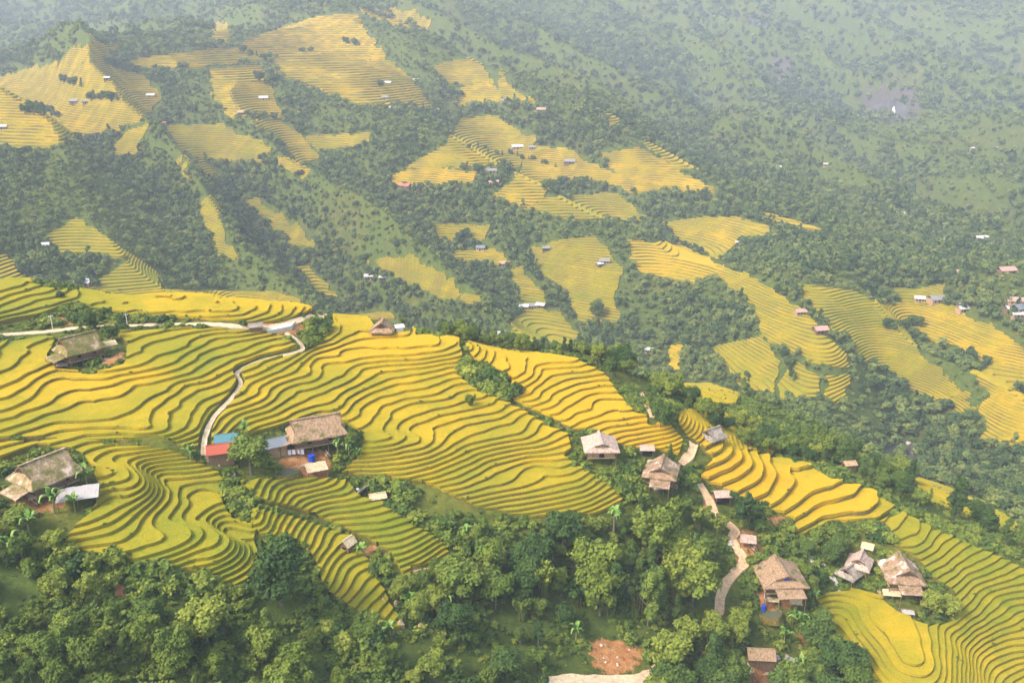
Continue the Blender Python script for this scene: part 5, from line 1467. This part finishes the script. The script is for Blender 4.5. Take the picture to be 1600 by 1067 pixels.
# cliff with a pale fall
def cliff(pts, depth, label, mat, name='cliff'):
    w = cast([p[0] for p in pts], [p[1] for p in pts]); c = w.mean(0)
    n = 14; V = []; Q = []
    A = w[0]; B = w[1]; hgt = pts[2][0]
    for i in range(n):
        for j in range(8):
            t = i / (n - 1); s = j / 7
            x = A[0] + (B[0] - A[0]) * t; y = A[1] + (B[1] - A[1]) * t
            yy = y + s * hgt * .35 - depth * math.sin(t * math.pi) + 5 * float(noise2(np.array(i * 1.3), np.array(j * .9), 8))
            V.append((x, yy, float(height(x, y)) - 6 + s * hgt * (.6 + .4 * math.sin(t * math.pi)) + 2 * float(noise2(np.array(i * 2.1), np.array(j * 1.9), 12))))
    for i in range(n - 1):
        for j in range(7): Q.append((i * 8 + j, (i + 1) * 8 + j, (i + 1) * 8 + j + 1, i * 8 + j + 1))
    return link(name, mesh_from(name, V, Q, [mat]), kind='structure', label=label)
M_CLIFF = plain('cliff_rock', (.11,.105,.11), sc=.05, obj=False, var=.5)
cliff([(1345,190),(1430,190),(55,)] if False else [(1345,188),(1432,188),(26,0)], 3, 'dark rock face high on the right mountain', M_CLIFF)
o = cliff([(1395,182),(1398,182),(20,0)], 4, 'thin white waterfall on the dark rock face', M_WHITE, 'waterfall')
cliff([(1165,45),(1205,45),(26,0)], 5, 'pale rock outcrop near the mountain top', M_CLIFF)

# far farmhouses
ROOFS = {'white': plain('pale_roof', (.46,.44,.42)), 'grey': plain('grey_roof', (.22,.21,.20)), 'red': plain('red_tile', (.42,.14,.09)), 'pink': plain('pink_roof', (.40,.24,.19)), 'blue': M_BLUEG, 'brown': plain('brown_roof', (.30,.21,.15))}
FH = [(133,446,13,'white','long white roofed farmhouse at the foot of the left terraced spur'),(57,440,8,'grey','small grey farmhouse at the left just above the near crest'),(70,388,7,'white','white farmhouse in the trees left of the terraced spur'),
 (236,153,10,'white','white farmhouse at the right tip of the upper left terraces'),(118,162,11,'grey','grey farmhouse in the middle of the upper left terraces'),(135,163,8,'grey','small grey farmhouse right of the one amid the upper left terraces'),
 (3,203,9,'white','white farmhouse at the left edge below the upper left terraces'),(168,126,7,'white','white farmhouse on the top edge of the upper left terraces'),(258,196,6,'red','red roofed hut above the green terraces on the left hill'),
 (412,157,11,'white','white farmhouse by the trees on the upper middle terraces'),(378,180,10,'pink','pinkish farmhouse below the narrow upper terraces'),(472,174,10,'grey','grey farmhouse under the big upper terraces'),
 (607,133,10,'white','white farmhouse inside the big upper golden slope'),(650,128,7,'white','small white farmhouse right of the big upper golden slope'),(602,156,9,'grey','grey farmhouse in the dark trees under the golden slope'),
 (613,172,8,'white','white farmhouse under the grey one by the golden slope'),(678,176,14,'pink','long pinkish roof at the right tip of the big golden slope'),(694,146,12,'blue','blue grey farmhouse among trees right of the golden slope'),
 (790,161,13,'grey','long grey farmhouse above the small triangular field'),(846,175,12,'pink','pinkish farmhouse right of the triangular field'),(808,233,15,'white','long white roof in the centre of the far golden terraces'),
 (831,234,9,'grey','grey shed right of the long white roof'),(890,256,14,'grey','long grey roof on the ridge of the golden terraces'),(766,271,13,'grey','grey farmhouse right of the bright yellow oval field'),
 (772,289,10,'pink','pinkish farmhouse below the grey one by the oval field'),(632,294,14,'red','long red roof under the bright yellow oval field'),(650,296,8,'grey','grey shed next to the long red roof'),
 (752,391,9,'blue','blue grey farmhouse above the small centre field'),(853,392,7,'grey','grey farmhouse at the top of the tall centre field'),(788,416,9,'pink','pink and white farmhouse at the right end of the small centre field'),
 (577,436,8,'white','white farmhouse on the left of the centre forest'),(598,438,6,'white','tiny white shed right of the farmhouse in the centre forest'),(819,483,8,'white','leftmost white roof of the row above the curved centre terraces'),
 (832,482,8,'grey','grey roof in the middle of the row above the curved centre terraces'),(845,481,8,'white','rightmost white roof of the row above the curved centre terraces'),(782,526,7,'white','white farmhouse just behind the golden crest'),
 (944,412,9,'grey','grey farmhouse at the right edge of the tall centre field'),(937,417,6,'white','white shed under the grey farmhouse at the tall centre field'),(1014,551,6,'white','tiny white farmhouse in the forest behind the crest'),
 (1250,492,8,'pink','pink farmhouse right of the long curving terraces'),(1281,520,10,'pink','pinkish farmhouse lower right of the pink one by the curving terraces'),(1153,383,5,'white','white hut beside the golden field on the spur'),
 (1407,338,10,'white','long white roof alone in the forest right of the spur'),(1217,264,6,'white','white hut high in the forest of the right mountain'),(1290,260,6,'white','second white hut higher in the forest of the right mountain'),
 (1519,235,6,'white','white hut by the light stripe on the right mountain'),(1556,234,6,'grey','grey hut near the right edge on the mountain'),(1460,378,9,'grey','grey farmhouse in the upper part of the right village'),
 (1474,379,9,'white','white farmhouse beside the grey one in the upper right village'),(1533,376,13,'white','long white roof near the top of the right village'),(1558,383,14,'red','big red roofed house of the right village'),
 (1497,412,6,'white','tiny white hut in the middle of the right village'),(1556,409,9,'white','left one of two white roofs under the red roof'),(1567,407,8,'white','right one of two white roofs under the red roof'),
 (1501,430,8,'pink','pinkish farmhouse in the middle of the right village'),(1571,427,14,'pink','long pinkish roof on bare ground at the right'),(1436,471,8,'white','white farmhouse at the left above the right golden terraces'),
 (1462,472,12,'grey','long grey roof above the right golden terraces'),(1502,481,6,'grey','upper of two grey roofs at the corner of the right terraces'),(1503,487,8,'white','lower and paler of two roofs at the corner of the right terraces'),
 (1587,475,14,'pink','long pinkish roof at the right edge of the village'),(1577,487,8,'white','white farmhouse under the long pinkish roof'),(1592,486,12,'blue','blue grey roof at the right edge of the village'),(1588,496,8,'white','lowest white roof at the right edge of the village')]
for i, (px, py, L_, rc, lab) in enumerate(FH):
    w = cast(px, py)[0]; D = np.hypot(w[0], w[1])
    L_ = L_ * .74; W = L_ * .6 if L_ > 9 else L_ * .75; ze = 2.4; zr = ze + W * .3
    e = root_at('farmhouse', px, py, random.uniform(-25, 25), lab, 'house', w=w)
    for s in (-1, 1):
        pts = [(-L_ / 2 - .4, s * (W / 2 + .5), ze), (L_ / 2 + .4, s * (W / 2 + .5), ze), (L_ / 2 + .4, 0, zr), (-L_ / 2 - .4, 0, zr)]
        MB().slab(pts if s < 0 else pts[::-1], .15).build('roof_slope', ROOFS[rc], e)
    b = MB().quadbox((0, 0, ze / 2 - .8), (L_, W, ze + 1.5)).build('wall', (M_MUD, M_WOOD, M_MUD)[i % 3], e)
    for x in (-L_ * .3, L_ * .3): MB().quadbox((x, -W / 2 - .03, 1.3), (1.0, .06, .9)).build('window', M_DARK, b)
    MB().quadbox((0, -W / 2 - .03, 1.0), (1.1, .06, 2.0)).build('door', M_DARK, e)

# ------------------------------------------------------------------ plants one can pick out
plant_px('broadleaf_tree', 440, 946, 13.0, 'tall dark round crowned tree standing alone at the foot of the lower left terraces', var=0, wide=.92)
plant_px('broadleaf_tree', 393, 741, 9.0, 'big round bright green tree between the red roof and the pond', var=3, wide=1.12)
plant_px('broadleaf_tree', 143, 521, 6.5, 'dark upright tree beside the lane above the very mossy house', var=1, wide=.7)
plant_px('broadleaf_tree', 176, 534, 5.0, 'olive tree just right of the dark upright tree by the lane', var=2, wide=.9)
plant_px('broadleaf_tree', 95, 468, 2.6, 'tiny dark round tree on the grass under the top left terraces', var=1)
plant_px('broadleaf_tree', 1032, 672, 8.5, 'dark drooping tree left of the path on the crest hump', var=0, wide=.8)
plant_px('slender_tree', 1020, 645, 8.0, 'dark slim tree behind the path on the crest hump', var=0)
plant_px('broadleaf_tree', 955, 592, 6.5, 'dark tree standing on the golden crest right of centre', var=0, wide=.9)
plant_px('conifer', 1046, 728, 6.0, 'small dark conifer above the patched house')
plant_px('slender_tree', 1493, 812, 13.0, 'tallest dark tree on the right ridge in front of the small yellow field', var=0, wide=1.2)
plant_px('slender_tree', 1112, 1066, 12.0, 'dark green tree left of the brown shed at the bottom', var=0, wide=1.3)
plant_px('broadleaf_tree', 1305, 1066, 11.0, 'dense dark tree between the earth yard and the fan of terraces', var=0, wide=.9)
plant_px('broadleaf_tree', 545, 700, 4.5, 'dark green tree at the right end of the long brown house', var=2)
plant_px('broadleaf_tree', 880, 860, 9.5, 'very dark broad tree under the right tip of the big golden field', var=0, wide=1.1)
plant_px('conifer', 1000, 795, 5.0, 'small dark conifer below the white sheet roof')
for i, (x, y, h) in enumerate([(628,503,6),(641,508,9),(652,511,7.5),(668,514,6),(685,518,5.5)]):
    plant_px('conifer', x, y, h, 'dark spiky conifer in the row behind the crest hut', 'conifers behind the crest hut')
for x in range(600, 780, 15):
    plant_px('bamboo_clump', x + 30, 512 + (x - 600) * .14, random.uniform(3.0, 4.4), 'yellow green bamboo in the row behind the golden crest', 'bamboo row behind the crest', var=0)
for x, y, h, lab, v in [(1163,826,10.5,'dark arching bamboo clump beside the dirt track and the orange paddy',2),(1122,842,7,'yellow green bamboo clump overhanging the dirt track',0),(1090,830,8,'tall light bamboo clump at the right side of the grove',1),
   (1060,820,7.5,'light bamboo clump in the upper middle of the grove',0),(985,850,7,'dark bending bamboo clump at the left side of the grove',2),(735,640,4.5,'light bamboo clump in the golden gully',0),(748,860,6.5,'light green bamboo clump at the upper left of the gully wood',0),
   (1460,965,5.5,'arching light bamboo clump right of the rightmost house',1),(150,905,5,'yellow bamboo clump above the bottom left wood',0),(375,690,3.6,'light green bamboo clump behind the teal roof',0)]:
    plant_px('bamboo_clump', x, y, h, lab, var=v)
BN = [(86,803,1.25,'large bright banana plant between the tan lean-to and the white sheet canopy'),(47,838,1.15,'greyish green banana plant low on the left slope'),(136,757,1.0,'banana plant at the right eave of the mossy house'),
 (384,684,.9,'banana plant behind the round green tree'),(528,712,1.0,'banana plant in front of the long brown house'),(545,712,1.0,'banana plant at the right corner of the long brown house'),(560,722,.8,'small banana plant right of the long brown house'),
 (298,722,.95,'dark banana plant left of the lower end of the footpath'),(1250,990,1.3,'large banana plant at the right of the small grey pond'),(1238,975,1.0,'banana plant behind the large one at the grey pond'),
 (730,850,1.1,'banana plant at the top of the gully wood'),(755,880,1.1,'banana plant in the upper gully wood'),(640,955,1.0,'banana plant beside the haystacks'),(610,1000,1.0,'banana plant under the haystacks'),
 (700,955,1.1,'banana plant at the left of the gully wood'),(1225,1005,1.0,'banana plant on the bank above the earth yard'),(118,800,.9,'banana plant under the white sheet canopy'),(900,1000,1.0,'banana plant above the red landslide'),
 (1270,945,1.0,'banana plant between pond and channels'),(565,870,.8,'small banana plant right of the straw hut'),(20,870,1.1,'banana plant at the left edge in the wood'),(1250,1050,1.0,'bright banana plant right of the earth yard')]
for x, y, s, lab in BN:
    w = cast(x, y)[0]; banana(w[0], w[1], s, lab, rz=random.uniform(0, 6))
w = cast(958, 838)[0]
e = root_at('palm_tree', 958, 838, 0, 'ragged palm with a bare trunk above the middle gully wood', 'palm tree', w=w)
link('trunk', tubes_mesh('trunk', [([(0, 0, -1), (.15, 0, 3), (.1, 0, 5.6)], [.3, .24, .2])], M_TRUNK), e)
for i in range(11):
    o = link('leaf', BL[i % 4], e); o.location = (.1, 0, 5.6); o.rotation_euler = (0, random.uniform(-.5, .5), i * 2.4)
CL = [(850,298,925,292,12,9,'tree of the dark clump inside the far golden terraces','trees clumped inside the far golden terraces'),(930,497,934,497,1,13,'single dark tree at the lower end of the tall centre field',None),
 (1380,515,1440,512,9,7,'tree of the dark clump beside the right golden terraces','trees clumped beside the right terraces'),(1225,560,1240,600,6,6,'tree between the fan shaped centre right fields','trees between the centre right fields'),
 (35,178,92,186,9,10,'tree of the left clump in the upper left terraces','left clump in the upper left terraces'),(142,158,185,160,8,10,'tree of the right clump in the upper left terraces','right clump in the upper left terraces'),
 (100,135,128,137,4,10,'tree of the small upper clump in the upper left terraces','small upper clump in the upper left terraces'),(380,88,430,100,8,10,'tree of the clump left of the highest golden slope','clump left of the highest golden slope'),
 (400,132,432,134,5,11,'tree of the clump on the terraces left of centre','clump on the terraces left of centre'),(540,72,562,72,4,9,'tree of the round clump on the highest golden slope','round clump on the highest golden slope'),
 (745,275,750,275,1,9,'lone dark tree right of the bright yellow oval field',None),(730,230,870,262,14,6,'tree of the winding hedge row between the centre terraces','winding hedge row between the centre terraces'),
 (470,86,490,84,3,8,'tree of the small clump left on the highest golden slope','small clump left on the highest golden slope'),(590,137,600,137,2,8,'tree beside the white farmhouse in the golden slope','trees beside the white farmhouse in the golden slope'),
 (720,375,735,378,4,8,'tree in the small centre field','trees in the small centre field'),(1470,545,1500,560,4,5,'small tree on the brown slope between the right terraces','small trees between the right terraces'),
 (1165,586,1170,600,2,4,'bush at the foot of the centre right field','bushes at the foot of the centre right field'),(700,150,722,152,5,9,'tree beside the blue grey farmhouse','trees beside the blue grey farmhouse')]
for x0, y0, x1, y1, n, h, lab, grp in CL:
    for i in range(n):
        t = (i + .5) / n
        plant_px(('broadleaf_tree', 'slender_tree')[i % 2] if n > 1 else 'broadleaf_tree', x0 + (x1 - x0) * t + random.uniform(-4, 4) * (n > 1), y0 + (y1 - y0) * t + random.uniform(-3, 3) * (n > 1), h * random.uniform(.8, 1.2), lab, grp, var=random.choice((0, 1)), flat=False)
# ------------------------------------------------------------------ air
bm_v = []
zl, zh = float(GZ.min()) - 2, max(CAM_Z, float(GZ.max())) + 25
hx, hy0, hy1 = 2900, -60, 4100
hv = [(x, y, z) for z in (zl, zh) for y in (hy0, hy1) for x in (-hx, hx)]
hm = mesh_from('haze', hv, [(0, 2, 3, 1), (4, 5, 7, 6), (0, 1, 5, 4), (2, 6, 7, 3), (0, 4, 6, 2), (1, 3, 7, 5)], [])
hmat = bpy.data.materials.new('haze'); hmat.use_nodes = True
hn = hmat.node_tree.nodes; hn.remove(hn['Principled BSDF'])
pv = hn.new('ShaderNodeVolumePrincipled'); pv.inputs['Density'].default_value = HAZE
pv.inputs['Color'].default_value = (.76, .84, 1.0, 1)
pv.inputs['Anisotropy'].default_value = 0.0
hmat.node_tree.links.new(pv.outputs[0], hn['Material Output'].inputs['Volume'])
hm.materials.append(hmat)
link('haze', hm, kind='stuff', label='pale blue morning haze filling the valley')
